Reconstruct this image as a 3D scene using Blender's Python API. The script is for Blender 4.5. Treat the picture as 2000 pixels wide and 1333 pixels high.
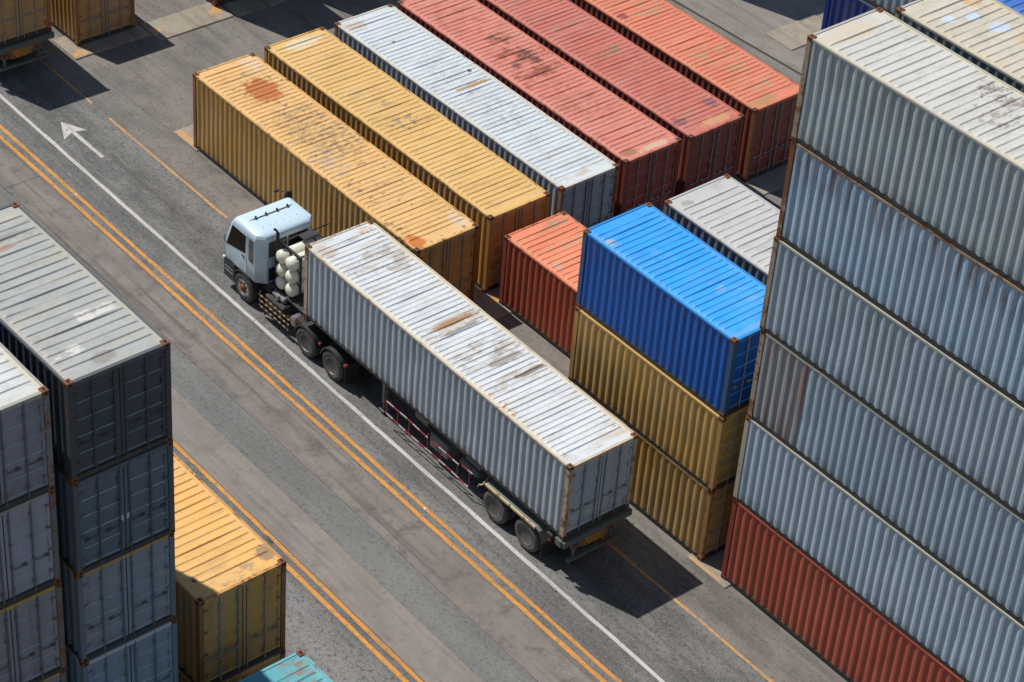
import bpy, math, random
from mathutils import Vector, Matrix
R = math.radians
random.seed(7)
for o in list(bpy.data.objects): bpy.data.objects.remove(o, do_unlink=True)
scn = bpy.context.scene
col = scn.collection

# ------------------------------------------------------------------ camera
cam_d = bpy.data.cameras.new('camera'); cam = bpy.data.objects.new('camera', cam_d); col.objects.link(cam)
cam_d.sensor_width = 36; cam_d.lens = 4809.33 / 2000 * 36; cam_d.clip_start = 1; cam_d.clip_end = 2000
cam.location = (59.0319, -38.5884, 46.5937)
cam.rotation_euler = (R(52.24867), R(-3.83727), R(50.5508))
scn.camera = cam
# ------------------------------------------------------------------ sky, sun, exposure
SUN = Vector((2.45, 0.77, -4.04)).normalized()
world = bpy.data.worlds.new('World'); scn.world = world; world.use_nodes = True
wn = world.node_tree.nodes; wl = world.node_tree.links
sky = wn.new('ShaderNodeTexSky'); sky.sky_type = 'NISHITA'; sky.sun_disc = False
sky.sun_elevation = math.asin(-SUN.z); sky.sun_rotation = math.atan2(-SUN.x, -SUN.y) % (2 * math.pi)
sky.air_density = 1.2; sky.dust_density = 0.5; sky.altitude = 0
wl.new(sky.outputs[0], wn['Background'].inputs[0]); wn['Background'].inputs[1].default_value = 0.075
sun_d = bpy.data.lights.new('sun', 'SUN'); sun_d.energy = 4.5; sun_d.angle = R(0.6); sun_d.color = (1.0, 0.962, 0.90)
sun = bpy.data.objects.new('sun', sun_d); col.objects.link(sun); sun.rotation_euler = SUN.to_track_quat('-Z', 'Y').to_euler()
sun.location = (-20, -10, 40)
scn.view_settings.view_transform = 'Standard'; scn.view_settings.look = 'None'
scn.view_settings.exposure = 0.0; scn.view_settings.gamma = 1.0

# ------------------------------------------------------------------ node helper
class NT:
    def __init__(s, name):
        s.m = bpy.data.materials.new(name); s.m.use_nodes = True
        s.t = s.m.node_tree; s.n = s.t.nodes; s.l = s.t.links
        s.b = s.n['Principled BSDF']
    def new(s, ty, **k):
        n = s.n.new(ty)
        for a, v in k.items(): setattr(n, a, v)
        return n
    def put(s, sock, v):
        if v is None: return
        if hasattr(v, 'is_output') or hasattr(v, 'links'): s.l.new(v, sock)
        else: sock.default_value = v
    def math(s, op, a, b=None, c=None, clamp=False):
        n = s.new('ShaderNodeMath', operation=op, use_clamp=clamp)
        s.put(n.inputs[0], a); s.put(n.inputs[1], b)
        if c is not None: s.put(n.inputs[2], c)
        return n.outputs[0]
    def vm(s, op, a, b=None):
        n = s.new('ShaderNodeVectorMath', operation=op); s.put(n.inputs[0], a); s.put(n.inputs[1], b)
        return n.outputs['Value'] if op in ('LENGTH', 'DOT_PRODUCT') else n.outputs[0]
    def noise(s, co, scale=1.0, detail=4.0, rough=0.55, dist=0.0):
        n = s.new('ShaderNodeTexNoise'); s.put(n.inputs['Vector'], co)
        n.inputs['Scale'].default_value = scale; n.inputs['Detail'].default_value = detail
        n.inputs['Roughness'].default_value = rough; n.inputs['Distortion'].default_value = dist
        return n.outputs[0]
    def ramp(s, f, a, b, lo=0.0, hi=1.0):
        n = s.new('ShaderNodeMapRange', interpolation_type='SMOOTHSTEP')
        s.put(n.inputs[0], f); n.inputs[1].default_value = a; n.inputs[2].default_value = b
        n.inputs[3].default_value = lo; n.inputs[4].default_value = hi
        return n.outputs[0]
    def mix(s, f, a, b):
        n = s.new('ShaderNodeMix', data_type='RGBA'); s.put(n.inputs[0], f)
        for i, v in ((6, a), (7, b)):
            if isinstance(v, (tuple, list)): v = tuple(v[:3]) + (1.0,)
            s.put(n.inputs[i], v)
        return n.outputs[2]
    def mul(s, *a):
        r = a[0]
        for b in a[1:]: r = s.math('MULTIPLY', r, b)
        return r
    def scale(s, co, v): return s.vm('MULTIPLY', co, v)
    def done(s, color, rough=0.6, bump=None, bstr=0.3, bdist=0.01, metal=0.0, spec=None):
        if isinstance(color, (tuple, list)): color = tuple(color[:3]) + (1.0,)
        s.put(s.b.inputs['Base Color'], color); s.put(s.b.inputs['Roughness'], rough); s.b.inputs['Metallic'].default_value = metal
        if spec is not None: s.b.inputs['Specular IOR Level'].default_value = spec
        if bump is not None:
            n = s.new('ShaderNodeBump'); n.inputs['Strength'].default_value = bstr; n.inputs['Distance'].default_value = bdist
            s.put(n.inputs['Height'], bump); s.l.new(n.outputs[0], s.b.inputs['Normal'])
        return s.m

RUST = (0.23, 0.075, 0.028); RUST_D = (0.085, 0.035, 0.02); GRIME = (0.09, 0.075, 0.06); TAN = (0.50, 0.41, 0.26)

def paint(name, colr, roof=None, faded=None, rust=0.3, streak=0.35, dirt=0.35, edge=0.4, stains=(), edge_col=TAN, streak_col=GRIME, rough=0.55, sides=(), spots=0.0, grime=0.42):
    """weathered container paint; stains = (x, y, rx, ry, colour, strength, grain) on the roof, sides = (x0, x1, colour, strength)"""
    s = NT(name)
    tc = s.new('ShaderNodeTexCoord').outputs['Object']; oi = s.new('ShaderNodeObjectInfo').outputs['Location']
    off = s.vm('MULTIPLY', oi, (3.17, 5.31, 7.77)); co = s.vm('ADD', tc, off)
    nz = s.new('ShaderNodeSeparateXYZ'); s.l.new(s.new('ShaderNodeNewGeometry').outputs['True Normal'], nz.inputs[0])
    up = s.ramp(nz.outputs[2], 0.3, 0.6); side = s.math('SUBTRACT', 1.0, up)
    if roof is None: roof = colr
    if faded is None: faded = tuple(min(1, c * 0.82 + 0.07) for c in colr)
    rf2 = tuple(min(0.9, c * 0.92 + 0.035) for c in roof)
    big = s.noise(co, 0.55, 5, 0.6); med = s.noise(co, 2.6, 6, 0.65); fine = s.noise(co, 14, 5, 0.7); mott = s.noise(s.scale(co, (2.4, 2.4, 0.8)), 1.0, 9, 0.78)
    c = s.mix(s.ramp(big, 0.38, 0.66), colr, faded)
    # panel-wise repaint tone: each welded roof sheet differs a little
    sep = s.new('ShaderNodeSeparateXYZ'); s.l.new(tc, sep.inputs[0]); X, Y, Z = sep.outputs
    sheet = s.math('FLOOR', s.math('DIVIDE', X, 1.15))
    wnz = s.new('ShaderNodeTexWhiteNoise', noise_dimensions='3D')
    cmb = s.new('ShaderNodeCombineXYZ'); s.l.new(sheet, cmb.inputs[0]); s.l.new(oi, cmb.inputs[1]); s.l.new(wnz.inputs[0].links[0].from_socket, wnz.inputs[0]) if wnz.inputs[0].links else s.l.new(cmb.outputs[0], wnz.inputs[0])
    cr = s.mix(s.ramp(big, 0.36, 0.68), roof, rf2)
    cr = s.mix(s.math('MULTIPLY', wnz.outputs[0], 0.16), cr, tuple(v * 0.72 for v in roof))
    # dust lying across the roof between the ribs
    lay = s.noise(s.scale(co, (3.2, 0.45, 1)), 1.0, 6, 0.65)
    cr = s.mix(s.math('MULTIPLY', s.ramp(lay, 0.49, 0.70), dirt), cr, TAN)
    lay2 = s.noise(s.scale(s.vm('ADD', co, (31., 17., 5.)), (4.5, 0.6, 1)), 1.0, 7, 0.7)
    cr = s.mix(s.math('MULTIPLY', s.ramp(lay2, 0.575, 0.74), dirt * 1.25, clamp=True), cr, (0.16, 0.12, 0.09))
    gr = s.noise(s.scale(s.vm('ADD', co, (7., 71., 3.)), (1.6, 0.7, 1)), 1.3, 10, 0.8)
    cr = s.mix(s.math('MULTIPLY', s.ramp(gr, 0.47, 0.66), grime), cr, tuple(v * 0.50 + 0.02 for v in roof))
    sc = s.noise(s.scale(co, (10.0, 3.0, 1)), 1.0, 8, 0.85)
    cr = s.mix(s.math('MULTIPLY', s.ramp(sc, 0.60, 0.70), grime * 0.9), cr, (0.20, 0.13, 0.085))
    # tan dirt in the gutters along the roof edges
    ey = s.ramp(s.math('ABSOLUTE', s.math('SUBTRACT', Y, 1.22)), 0.88, 1.2)
    cr = s.mix(s.mul(ey, s.ramp(med, 0.3, 0.62), edge), cr, edge_col)
    if spots:
        sp = s.mul(s.ramp(s.noise(s.scale(co, (3.4, 2.0, 1)), 1.6, 3, 0.6), 0.60, 0.68), s.ramp(big, 0.38, 0.55), spots)
        cr = s.mix(sp, cr, (0.13, 0.095, 0.07))
    wob = s.math('MULTIPLY', s.math('SUBTRACT', s.noise(tc, 2.8, 9, 0.75), 0.5), 2.0); rag = s.math('MULTIPLY', s.math('SUBTRACT', s.noise(s.scale(tc, (9.0, 4.0, 1)), 1.0, 8, 0.8), 0.5), 1.3)
    for (sx, sy, rx, ry, sc, st, grain) in stains:
        d = s.vm('SUBTRACT', tc, (sx, sy, 0.0)); d = s.vm('MULTIPLY', d, (1.0 / rx, 1.0 / ry, 0.0)); d = s.vm('LENGTH', d)
        d = s.math('ADD', d, s.math('MULTIPLY', wob, 0.9))
        mk = s.ramp(s.math('ADD', s.ramp(d, 1.2, 0.2), rag), 0.28, 0.72)
        mk = s.mul(mk, s.ramp(d, 1.35, 1.0))
        if grain: mk = s.mul(mk, s.ramp(s.noise(s.scale(tc, (2.2, 1.2, 1)), grain, 5, 0.7), 0.47, 0.58))
        cr = s.mix(s.math('MULTIPLY', mk, st), cr, sc)
    c = s.mix(s.math('MULTIPLY', s.ramp(mott, 0.48, 0.68), 0.30), c, tuple(v * 0.55 for v in colr))
    # streaks running down the sides
    st1 = s.noise(s.scale(co, (5.0, 5.0, 0.22)), 1.0, 5, 0.7)
    c = s.mix(s.math('MULTIPLY', s.ramp(st1, 0.50, 0.72), streak), c, streak_col)
    st2 = s.noise(s.scale(s.vm('ADD', co, (9., 3., 40.)), (13.0, 13.0, 0.24)), 1.0, 6, 0.75)
    c = s.mix(s.math('MULTIPLY', s.ramp(st2, 0.615, 0.70), min(1.0, rust * 1.5)), c, s.mix(big, RUST, (0.36, 0.22, 0.11)))
    top = s.mul(s.ramp(Z, 1.6, 2.5), s.ramp(s.noise(s.scale(co, (7.0, 7.0, 0.5)), 1.0, 6, 0.7), 0.46, 0.62), min(0.9, rust * 0.9)); c = s.mix(top, c, s.mix(fine, GRIME, RUST))
    for (x0, x1, sc, st) in sides:
        mk = s.mul(s.math('GREATER_THAN', X, x0), s.math('LESS_THAN', X, x1), st)
        c = s.mix(mk, c, s.mix(s.ramp(st1, 0.42, 0.62), sc, RUST))
    # scuffs and grime low down
    low = s.mul(s.ramp(Z, 0.55, 0.05), s.ramp(med, 0.38, 0.62), 0.55)
    c = s.mix(low, c, GRIME)
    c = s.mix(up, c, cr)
    rm = s.mul(s.ramp(s.noise(co, 3.4, 9, 0.72), 0.735 - 0.11 * rust, 0.80 - 0.11 * rust), 0.95)
    c = s.mix(rm, c, s.mix(fine, RUST_D, RUST))
    c = s.mix(s.math('MULTIPLY', s.ramp(fine, 0.35, 0.7), 0.14), c, GRIME)
    return s.done(c, s.ramp(big, 0.3, 0.7, rough - 0.06, rough + 0.12), s.math('ADD', s.math('MULTIPLY', big, 3.0), s.math('MULTIPLY', fine, 0.12)), 0.35, 0.012, spec=0.35)

def rusty(name, base, amount=0.5):
    s = NT(name)
    tc = s.new('ShaderNodeTexCoord').outputs['Object']; oi = s.new('ShaderNodeObjectInfo').outputs['Location']
    co = s.vm('ADD', tc, s.vm('MULTIPLY', oi, (3.1, 5.3, 7.7)))
    n1 = s.noise(co, 2.4, 7, 0.7); n2 = s.noise(co, 11, 6, 0.7)
    r = s.mix(n2, RUST_D, (0.30, 0.12, 0.05))
    k = 0.66 - 0.32 * amount
    c = s.mix(s.ramp(s.math('ADD', s.math('MULTIPLY', n1, 0.6), s.math('MULTIPLY', n2, 0.4)), k - 0.05, k + 0.05), base, r)
    return s.done(c, 0.75, n2, 0.5, 0.008, spec=0.25)

def flat(name, c, rough=0.5, var=0.25, scale=6.0, metal=0.0, c2=None, bump=0.2):
    s = NT(name); tc = s.new('ShaderNodeTexCoord').outputs['Object']
    n1 = s.noise(tc, scale, 6, 0.65); n2 = s.noise(tc, scale * 0.25, 3, 0.6)
    d = c2 if c2 else tuple(v * (1 - var) for v in c)
    m = s.mix(s.ramp(s.math('ADD', s.math('MULTIPLY', n1, 0.5), s.math('MULTIPLY', n2, 0.5)), 0.36, 0.64), c, d)
    return s.done(m, rough, n1, bump, 0.004, metal)

# ------------------------------------------------------------------ mesh helper
class MB:
    def __init__(s): s.v = []; s.f = []; s.mi = []
    def add(s, vs, fs, mi=0):
        b = len(s.v); s.v += [tuple(v) for v in vs]; s.f += [tuple(b + i for i in f) for f in fs]; s.mi += [mi] * len(fs); return s
    def box(s, x0, y0, z0, x1, y1, z1, mi=0):
        v = [(x, y, z) for z in (z0, z1) for y in (y0, y1) for x in (x0, x1)]
        return s.add(v, [(0, 2, 3, 1), (4, 5, 7, 6), (0, 1, 5, 4), (2, 6, 7, 3), (0, 4, 6, 2), (1, 3, 7, 5)], mi)
    def bbox(s, x0, y0, z0, x1, y1, z1, b=0.01, mi=0):
        """box with chamfered vertical and top/bottom edges"""
        rings = []
        for z, i in ((z0, b), (z0 + b, 0), (z1 - b, 0), (z1, b)):
            a0, a1, c0, c1 = x0 + i, x1 - i, y0 + i, y1 - i
            rings.append([(a0 + b, c0, z), (a1 - b, c0, z), (a1, c0 + b, z), (a1, c1 - b, z), (a1 - b, c1, z), (a0 + b, c1, z), (a0, c1 - b, z), (a0, c0 + b, z)])
        return s.loft(rings, mi=mi)
    def loft(s, rings, close=True, caps=True, mi=0):
        n = len(rings[0]); v = [p for r in rings for p in r]; f = []
        for k in range(len(rings) - 1):
            for i in range(n if close else n - 1):
                j = (i + 1) % n
                f.append((k * n + i, k * n + j, (k + 1) * n + j, (k + 1) * n + i))
        if caps and close:
            f.append(tuple(range(n - 1, -1, -1))); f.append(tuple((len(rings) - 1) * n + i for i in range(n)))
        return s.add(v, f, mi)
    def tube(s, pts, r, n=8, mi=0, caps=True):
        pts = [Vector(p) for p in pts]; rings = []
        for i, p in enumerate(pts):
            d = (pts[min(i + 1, len(pts) - 1)] - pts[max(i - 1, 0)]).normalized()
            a = d.cross(Vector((0, 0, 1)) if abs(d.z) < 0.9 else Vector((1, 0, 0))).normalized(); b = d.cross(a)
            rr = r[i] if isinstance(r, (list, tuple)) else r
            rings.append([tuple(p + (a * math.cos(t) - b * math.sin(t)) * rr) for t in [2 * math.pi * k / n for k in range(n)]])
        return s.loft(rings, caps=caps, mi=mi)
    def lathe_y(s, c, prof, n=28, mi=0):
        """profile (radius, y) around an axis parallel to Y through c"""
        rings = [[(c[0] + r * math.cos(2 * math.pi * k / n), c[1] + y, c[2] + r * math.sin(2 * math.pi * k / n)) for k in range(n)] for r, y in prof]
        return s.loft(rings, caps=True, mi=mi)
    def mesh(s, name, smooth=None):
        m = bpy.data.meshes.new(name); m.from_pydata(s.v, [], s.f)
        m.polygons.foreach_set('material_index', s.mi)
        m.update()
        import bmesh
        bm = bmesh.new(); bm.from_mesh(m); bmesh.ops.recalc_face_normals(bm, faces=bm.faces); bm.to_mesh(m); bm.free()
        if smooth is not None:
            m.polygons.foreach_set('use_smooth', [True] * len(m.polygons)); m.set_sharp_from_angle(angle=R(smooth))
        return m

def link(name, mesh, mats, parent=None):
    o = bpy.data.objects.new(name, mesh); col.objects.link(o)
    if mats is not None:
        mats = mats if isinstance(mats, (list, tuple)) else [mats]
        while len(mesh.materials) < len(mats): mesh.materials.append(None)
        for i, m in enumerate(mats):
            o.material_slots[i].link = 'OBJECT'; o.material_slots[i].material = m
    if parent: o.parent = parent
    return o
def tag(o, label=None, cat=None, group=None, kind=None):
    if label: o['label'] = label
    if cat: o['category'] = cat
    if group: o['group'] = group
    if kind: o['kind'] = kind
    return o
def empty(name, loc, rz=0.0):
    e = bpy.data.objects.new(name, None); col.objects.link(e); e.location = loc; e.rotation_euler = (0, 0, rz); e.empty_display_size = 0.3
    return e
def build(mb, name, mats, parent=None, smooth=None): return link(name, mb.mesh(name, smooth), mats, parent)

# ================================================================== THE GROUND
def asphalt(name, base, dark, speck=0.5, along=0.5, warm=None, oil=None):
    s = NT(name); co = s.new('ShaderNodeTexCoord').outputs['Object']
    fine = s.noise(co, 22, 4, 0.85); grit = s.noise(co, 7, 7, 0.88); big = s.noise(s.scale(co, (0.22, 0.9, 1)), 1.0, 6, 0.62)
    pat = s.noise(co, 0.8, 8, 0.72); trk = s.noise(s.scale(co, (0.05, 2.6, 1)), 1.0, 6, 0.6)
    c = s.mix(s.ramp(big, 0.36, 0.66), base, dark)
    c = s.mix(s.math('MULTIPLY', s.ramp(pat, 0.45, 0.68), along), c, tuple(v * 0.6 for v in dark))
    c = s.mix(s.math('MULTIPLY', s.ramp(trk, 0.48, 0.64), along * 1.1, clamp=True), c, tuple(v * 0.62 for v in dark))
    if oil:
        sep = s.new('ShaderNodeSeparateXYZ'); s.l.new(co, sep.inputs[0])
        for yc, wd, st in oil:
            k = s.ramp(s.math('ABSOLUTE', s.math('SUBTRACT', sep.outputs[1], yc)), wd, wd * 0.15)
            c = s.mix(s.mul(k, s.ramp(s.noise(s.scale(co, (0.9, 1.6, 1)), 1.0, 8, 0.75), 0.36, 0.60), st), c, tuple(v * 0.42 for v in dark))
    if warm: c = s.mix(s.math('MULTIPLY', s.ramp(s.noise(s.scale(co, (0.5, 0.8, 1)), 0.7, 6, 0.7), 0.45, 0.65), 0.8), c, warm)
    c = s.mix(s.math('MULTIPLY', s.ramp(fine, 0.50, 0.66), speck), c, tuple(min(1, v * 1.6) for v in base))
    c = s.mix(s.math('MULTIPLY', s.ramp(grit, 0.50, 0.62), speck * 1.15, clamp=True), c, tuple(v * 0.42 for v in dark))
    return s.done(c, 0.9, s.math('ADD', fine, grit), 0.6, 0.014, spec=0.2)
def concrete(name, base, stain, dark, marks=0.6):
    s = NT(name); co = s.new('ShaderNodeTexCoord').outputs['Object']
    a = s.noise(s.scale(co, (0.35, 1.3, 1)), 1.0, 8, 0.66); b = s.noise(co, 1.3, 9, 0.74); f = s.noise(co, 24, 4, 0.8); g = s.noise(co, 7, 7, 0.85)
    c = s.mix(s.ramp(a, 0.35, 0.66), base, stain)
    c = s.mix(s.math('MULTIPLY', s.ramp(b, 0.47, 0.70), marks), c, dark)
    tr = s.noise(s.scale(co, (0.10, 3.0, 1)), 1.0, 7, 0.66)
    c = s.mix(s.math('MULTIPLY', s.ramp(tr, 0.50, 0.66), marks), c, dark)
    c = s.mix(s.math('MULTIPLY', s.ramp(g, 0.52, 0.66), 0.42), c, tuple(v * 0.6 for v in dark))
    c = s.mix(s.math('MULTIPLY', s.ramp(f, 0.48, 0.70), 0.25), c, tuple(v * 1.3 for v in base))
    vo = s.new('ShaderNodeTexVoronoi', feature='DISTANCE_TO_EDGE'); s.l.new(s.vm('ADD', s.scale(co, (0.16, 0.34, 1)), s.scale(s.new('ShaderNodeTexNoise').outputs['Color'], (0.10, 0.10, 0))), vo.inputs['Vector']); vo.inputs['Scale'].default_value = 1.0
    c = s.mix(s.mul(s.ramp(vo.outputs['Distance'], 0.009, 0.003), s.ramp(b, 0.50, 0.60), 0.12), c, tuple(v * 0.4 for v in dark))
    return s.done(c, 0.85, s.math('ADD', f, b), 0.3, 0.008, spec=0.25)
M_ASPH = asphalt('asphalt_yard', (0.205, 0.189, 0.171), (0.140, 0.129, 0.119), 0.5, 0.45, (0.225, 0.198, 0.172))
M_LANE = asphalt('asphalt_lane', (0.198, 0.193, 0.184), (0.134, 0.130, 0.124), 0.75, 0.55, oil=[(-2.75, 0.95, 0.6), (-4.0, 0.5, 0.3)])
M_PATCH = asphalt('asphalt_patch', (0.190, 0.188, 0.178), (0.148, 0.146, 0.139), 0.55, 0.2)
M_GRIT = asphalt('asphalt_gritty', (0.215, 0.209, 0.202), (0.150, 0.145, 0.140), 0.9, 0.3)
M_CONC = concrete('concrete_brown', (0.225, 0.198, 0.174), (0.168, 0.146, 0.130), (0.092, 0.080, 0.075), 0.85)
M_CONC2 = concrete('concrete_pale', (0.250, 0.222, 0.195), (0.200, 0.176, 0.155), (0.135, 0.117, 0.106), 0.6)
M_PAD = concrete('concrete_pad', (0.33, 0.29, 0.225), (0.27, 0.235, 0.185), (0.16, 0.13, 0.10), 0.55)
def line_paint(name, c, under, wear=0.45):
    s = NT(name); co = s.new('ShaderNodeTexCoord').outputs['Object']
    n = s.math('ADD', s.math('MULTIPLY', s.noise(co, 5, 7, 0.75), 0.6), s.math('MULTIPLY', s.noise(co, 24, 4, 0.8), 0.4))
    k = s.ramp(n, 0.62 - 0.2 * wear, 0.70 - 0.2 * wear)
    d = s.mix(s.ramp(s.noise(s.scale(co, (0.3, 3, 1)), 1.4, 5, 0.6), 0.35, 0.7), c, tuple(v * 0.74 for v in c))
    return s.done(s.mix(k, d, under), 0.75, n, 0.2, 0.004)
M_ORANGE = line_paint('line_orange', (0.62, 0.265, 0.042), (0.25, 0.165, 0.09), 0.58)
M_ORANGE_W = line_paint('line_orange_worn', (0.56, 0.28, 0.085), (0.21, 0.19, 0.165), 0.7)
M_ORANGE_P = line_paint('pad_orange_paint', (0.56, 0.27, 0.07), (0.36, 0.30, 0.22), 0.72)
M_WHITE_L = line_paint('line_white', (0.50, 0.485, 0.46), (0.22, 0.21, 0.20), 0.45)
M_JOINT = flat('joint_dirt', (0.05, 0.045, 0.04), 0.95)

def sheet(name, x0, y0, x1, y1, z, mat, slope=0.0, parent=None, kind='structure', jag=0.0, step=1.0):
    mb = MB(); rnd = random.Random(hash((round(x0, 2), round(y0, 2))) & 0xffff); n = max(1, int((x1 - x0) / step)) if jag else 1
    a = []; b = []
    for i in range(n + 1):
        x = x0 + (x1 - x0) * i / n
        a.append((x, y0 + slope * x + rnd.uniform(-jag, jag), z)); b.append((x, y1 + slope * x + rnd.uniform(-jag, jag), z))
    mb.add(a + b, [(i, i + 1, n + 2 + i, n + 1 + i) for i in range(n)])
    o = build(mb, name, mat, parent)
    if kind and parent is None: o['kind'] = kind
    return o
SL = math.tan(R(-0.2659))
ground = sheet('ground', -260, -260, 320, 320, 0.0, M_ASPH)
road = sheet('road', -120, -5.16, 140, -1.45, 0.004, M_LANE, SL, jag=0.02)
patch = sheet('asphalt_strip', -120, -7.62, 140, -6.50, 0.004, M_PATCH, SL, jag=0.012, step=0.7)
median = sheet('median_strip', -120, -9.45, 140, -8.93, 0.004, M_LANE, SL)
gritty = sheet('gravel_shoulder', -120, -34.0, 140, -9.47, 0.004, M_GRIT, SL)
# concrete lanes poured as slabs with open joints: each slab is a piece of its pavement
def slabs(name, y0, y1, cuts, mat):
    base = sheet(name, -120, y0, 140, y1, 0.003, M_JOINT, SL)
    for a, b in zip(cuts[:-1], cuts[1:]):
        sheet('concrete_slab', a + 0.012, y0 + 0.009, b - 0.012, y1 - 0.004, 0.008, mat, SL, base)
    return base
slabs('concrete_lane', -6.48, -5.18, [-120, -60, -30, -12.6, -1.36, 27.4, 60, 140], M_CONC)
slabs('concrete_verge', -8.91, -7.64, [-120, -45, -8, 9.3, 29.6, 60, 140], M_CONC2)
sheet('drain_channel', -60, 20.55, 60, 20.66, 0.006, M_JOINT, 0.05)
sheet('far_road', -60, 16.9, 60, 19.7, 0.004, M_PATCH, 0.02, jag=0.05)
sheet('far_apron', -60, 20.75, 60, 40, 0.004, M_CONC2, 0.03)

def marking(name, y, w, x0, x1, mat, label, group=None, z=0.012, gaps=(), jag=0.0):
    mb = MB(); x = x0; segs = []
    cuts = sorted(gaps)
    for g0, g1 in cuts:
        segs.append((x, g0)); x = g1
    segs.append((x, x1)); rnd = random.Random(int(y * 100) & 0xfff)
    for a, b in segs:
        n = max(1, int((b - a) / 0.45)); lo = []; hi = []
        for i in range(n + 1):
            xx = a + (b - a) * i / n
            lo.append((xx, y - w / 2 + SL * xx + rnd.uniform(-jag, jag), z)); hi.append((xx, y + w / 2 + SL * xx + rnd.uniform(-jag, jag), z))
        mb.add(lo + hi, [(i, i + 1, n + 2 + i, n + 1 + i) for i in range(n)])
    o = build(mb, name, mat); o['label'] = label; o['category'] = 'road marking'
    if group: o['group'] = group
    return o
marking('white_line', -3.78, 0.13, -90, 90, M_WHITE_L, 'solid white lane line running along the truck wheels', jag=0.012)
marking('orange_line', -4.735, 0.125, -90, 90, M_ORANGE, 'orange line on the asphalt of the pair beside the truck lane', 'double orange lines', jag=0.010)
marking('orange_line', -5.065, 0.135, -90, 90, M_ORANGE, 'orange line edging the brown concrete of the pair beside the truck lane', 'double orange lines', z=0.013, jag=0.010)
marking('orange_line', -9.0, 0.125, -90, 90, M_ORANGE, 'orange line edging the pale concrete verge by the left stacks', 'double orange lines', z=0.013, jag=0.010)
marking('orange_line', -9.31, 0.135, -90, 90, M_ORANGE, 'orange line along the gritty shoulder by the left stacks', 'double orange lines', jag=0.010)
marking('orange_line', -1.40, 0.10, -90, 90, M_ORANGE_W, 'thin worn orange line between truck lane and container row', z=0.012, jag=0.012,
        gaps=[(-4.2, -3.1), (4.1, 4.6)])
# white arrow
mb = MB(); az = 0.012; ay = -2.86
sh = [(-3.02, ay - 0.075), (-1.16, ay - 0.055), (-1.14, ay + 0.075), (-3.02, ay + 0.075)]
mb.add([(x, y, az) for x, y in sh], [(0, 1, 2, 3)])
hd = [(-3.80, ay - 0.02), (-2.78, ay - 0.50), (-3.02, ay - 0.06), (-3.02, ay + 0.06), (-2.86, ay + 0.46)]
mb.add([(x, y, az + 0.001) for x, y in hd], [(0, 1, 2, 3, 4)])
tag(build(mb, 'arrow_marking', M_WHITE_L), 'white painted direction arrow on the grey lane ahead of the truck', 'road marking')
# road studs
M_STUD = flat('stud_white', (0.6, 0.58, 0.52), 0.4); M_RAG = flat('rag_grey', (0.10, 0.105, 0.10), 0.9)
STUDS = [((0.23, -4.735), 'small white road stud on the orange line near the worn slab joint'), ((19.05, -4.75), 'small white road stud on the orange line beside the trailer wheels')]
for (x, y), lab in STUDS:
    yy = y + SL * x; m2 = MB()
    m2.loft([[(x - a, yy - a, z), (x + a, yy - a, z), (x + a, yy + a, z), (x - a, yy + a, z)] for a, z in ((0.042, 0.012), (0.038, 0.022), (0.02, 0.03))])
    tag(build(m2, 'road_stud', M_STUD), lab, 'road stud')
mb = MB(); rnd = random.Random(3)
rg = [[(17.55 + 0.13 * math.cos(t) * k * rnd.uniform(.7, 1.3) * 1.6, -9.18 + 0.07 * math.sin(t) * k * rnd.uniform(.7, 1.3), z) for t in [i * math.pi / 5 for i in range(10)]] for k, z in ((1, 0.010), (0.85, 0.035), (0.4, 0.06))]
mb.loft(rg); tag(build(mb, 'rag', M_RAG), 'dark crumpled rag lying between the two orange lines by the yellow stack', 'rag')

# concrete bearing pads under the container ends, orange paint on their corners
PADH = 0.05
def pad(x0, y0, x1, y1, label, corners=(), strip=None):
    mb = MB(); mb.bbox(x0, y0, -0.02, x1, y1, PADH, 0.02)
    o = build(mb, 'concrete_pad', M_PAD); tag(o, label, 'pad', 'bearing pads under the containers')
    k = 0
    for (cx, cy) in corners:
        m2 = MB(); rnd = random.Random(k + int(cx * 10)); k += 1
        pts = []
        for i in range(18):
            t = 2 * math.pi * i / 18; rr = (0.30 if i % 3 else 0.46) * rnd.uniform(0.75, 1.2)
            px = min(max(cx + rr * 0.62 * math.cos(t), x0 + 0.03), x1 - 0.03); py = min(max(cy + rr * math.sin(t) * 1.15, y0 + 0.03), y1 - 0.03)
            pts.append((px, py, PADH + 0.002))
        m2.add(pts, [tuple(range(18))]); build(m2, 'paint_mark', M_ORANGE_P, o)
    if strip:
        sx0, sy0, sx1, sy1 = strip
        m2 = MB(); m2.add([(sx0, sy0, PADH + .002), (sx1, sy0, PADH + .002), (sx1, sy1, PADH + .002), (sx0, sy1, PADH + .002)], [(0, 1, 2, 3)]); build(m2, 'paint_mark', M_ORANGE_P, o)
    return o
P = pad
P(-8.55, -0.35, -6.95, 2.80, 'pale concrete pad with orange corner under the lone yellow container end', [(-7.2, 0.05)])
P(-7.75, 2.86, -6.42, 6.05, 'long pale concrete pad with orange splashes between yellow and red containers', [(-7.05, 2.95), (-7.05, 5.75)])
P(-7.75, 6.15, -6.30, 11.3, 'shaded concrete pad beneath the dark red container end')
P(-1.16, -0.06, 0.28, 8.5, 'concrete pad under the front corner of the rust ringed yellow container', strip=(-1.10, -0.02, 0.2, 0.22))
P(-1.10, 8.55, 0.30, 17.0, 'concrete pad under the front ends of the red containers')
P(11.2, -0.04, 13.35, 8.5, 'concrete pad between the yellow containers and the small orange container', [(12.5, 0.5), (12.55, 3.1)])
P(11.3, 8.55, 13.1, 17.0, 'concrete pad under the door ends of the red containers', [(12.6, 16.6)])
P(18.30, -0.02, 20.0, 5.6, 'concrete pad where orange container and blue topped stack meet')
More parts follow.
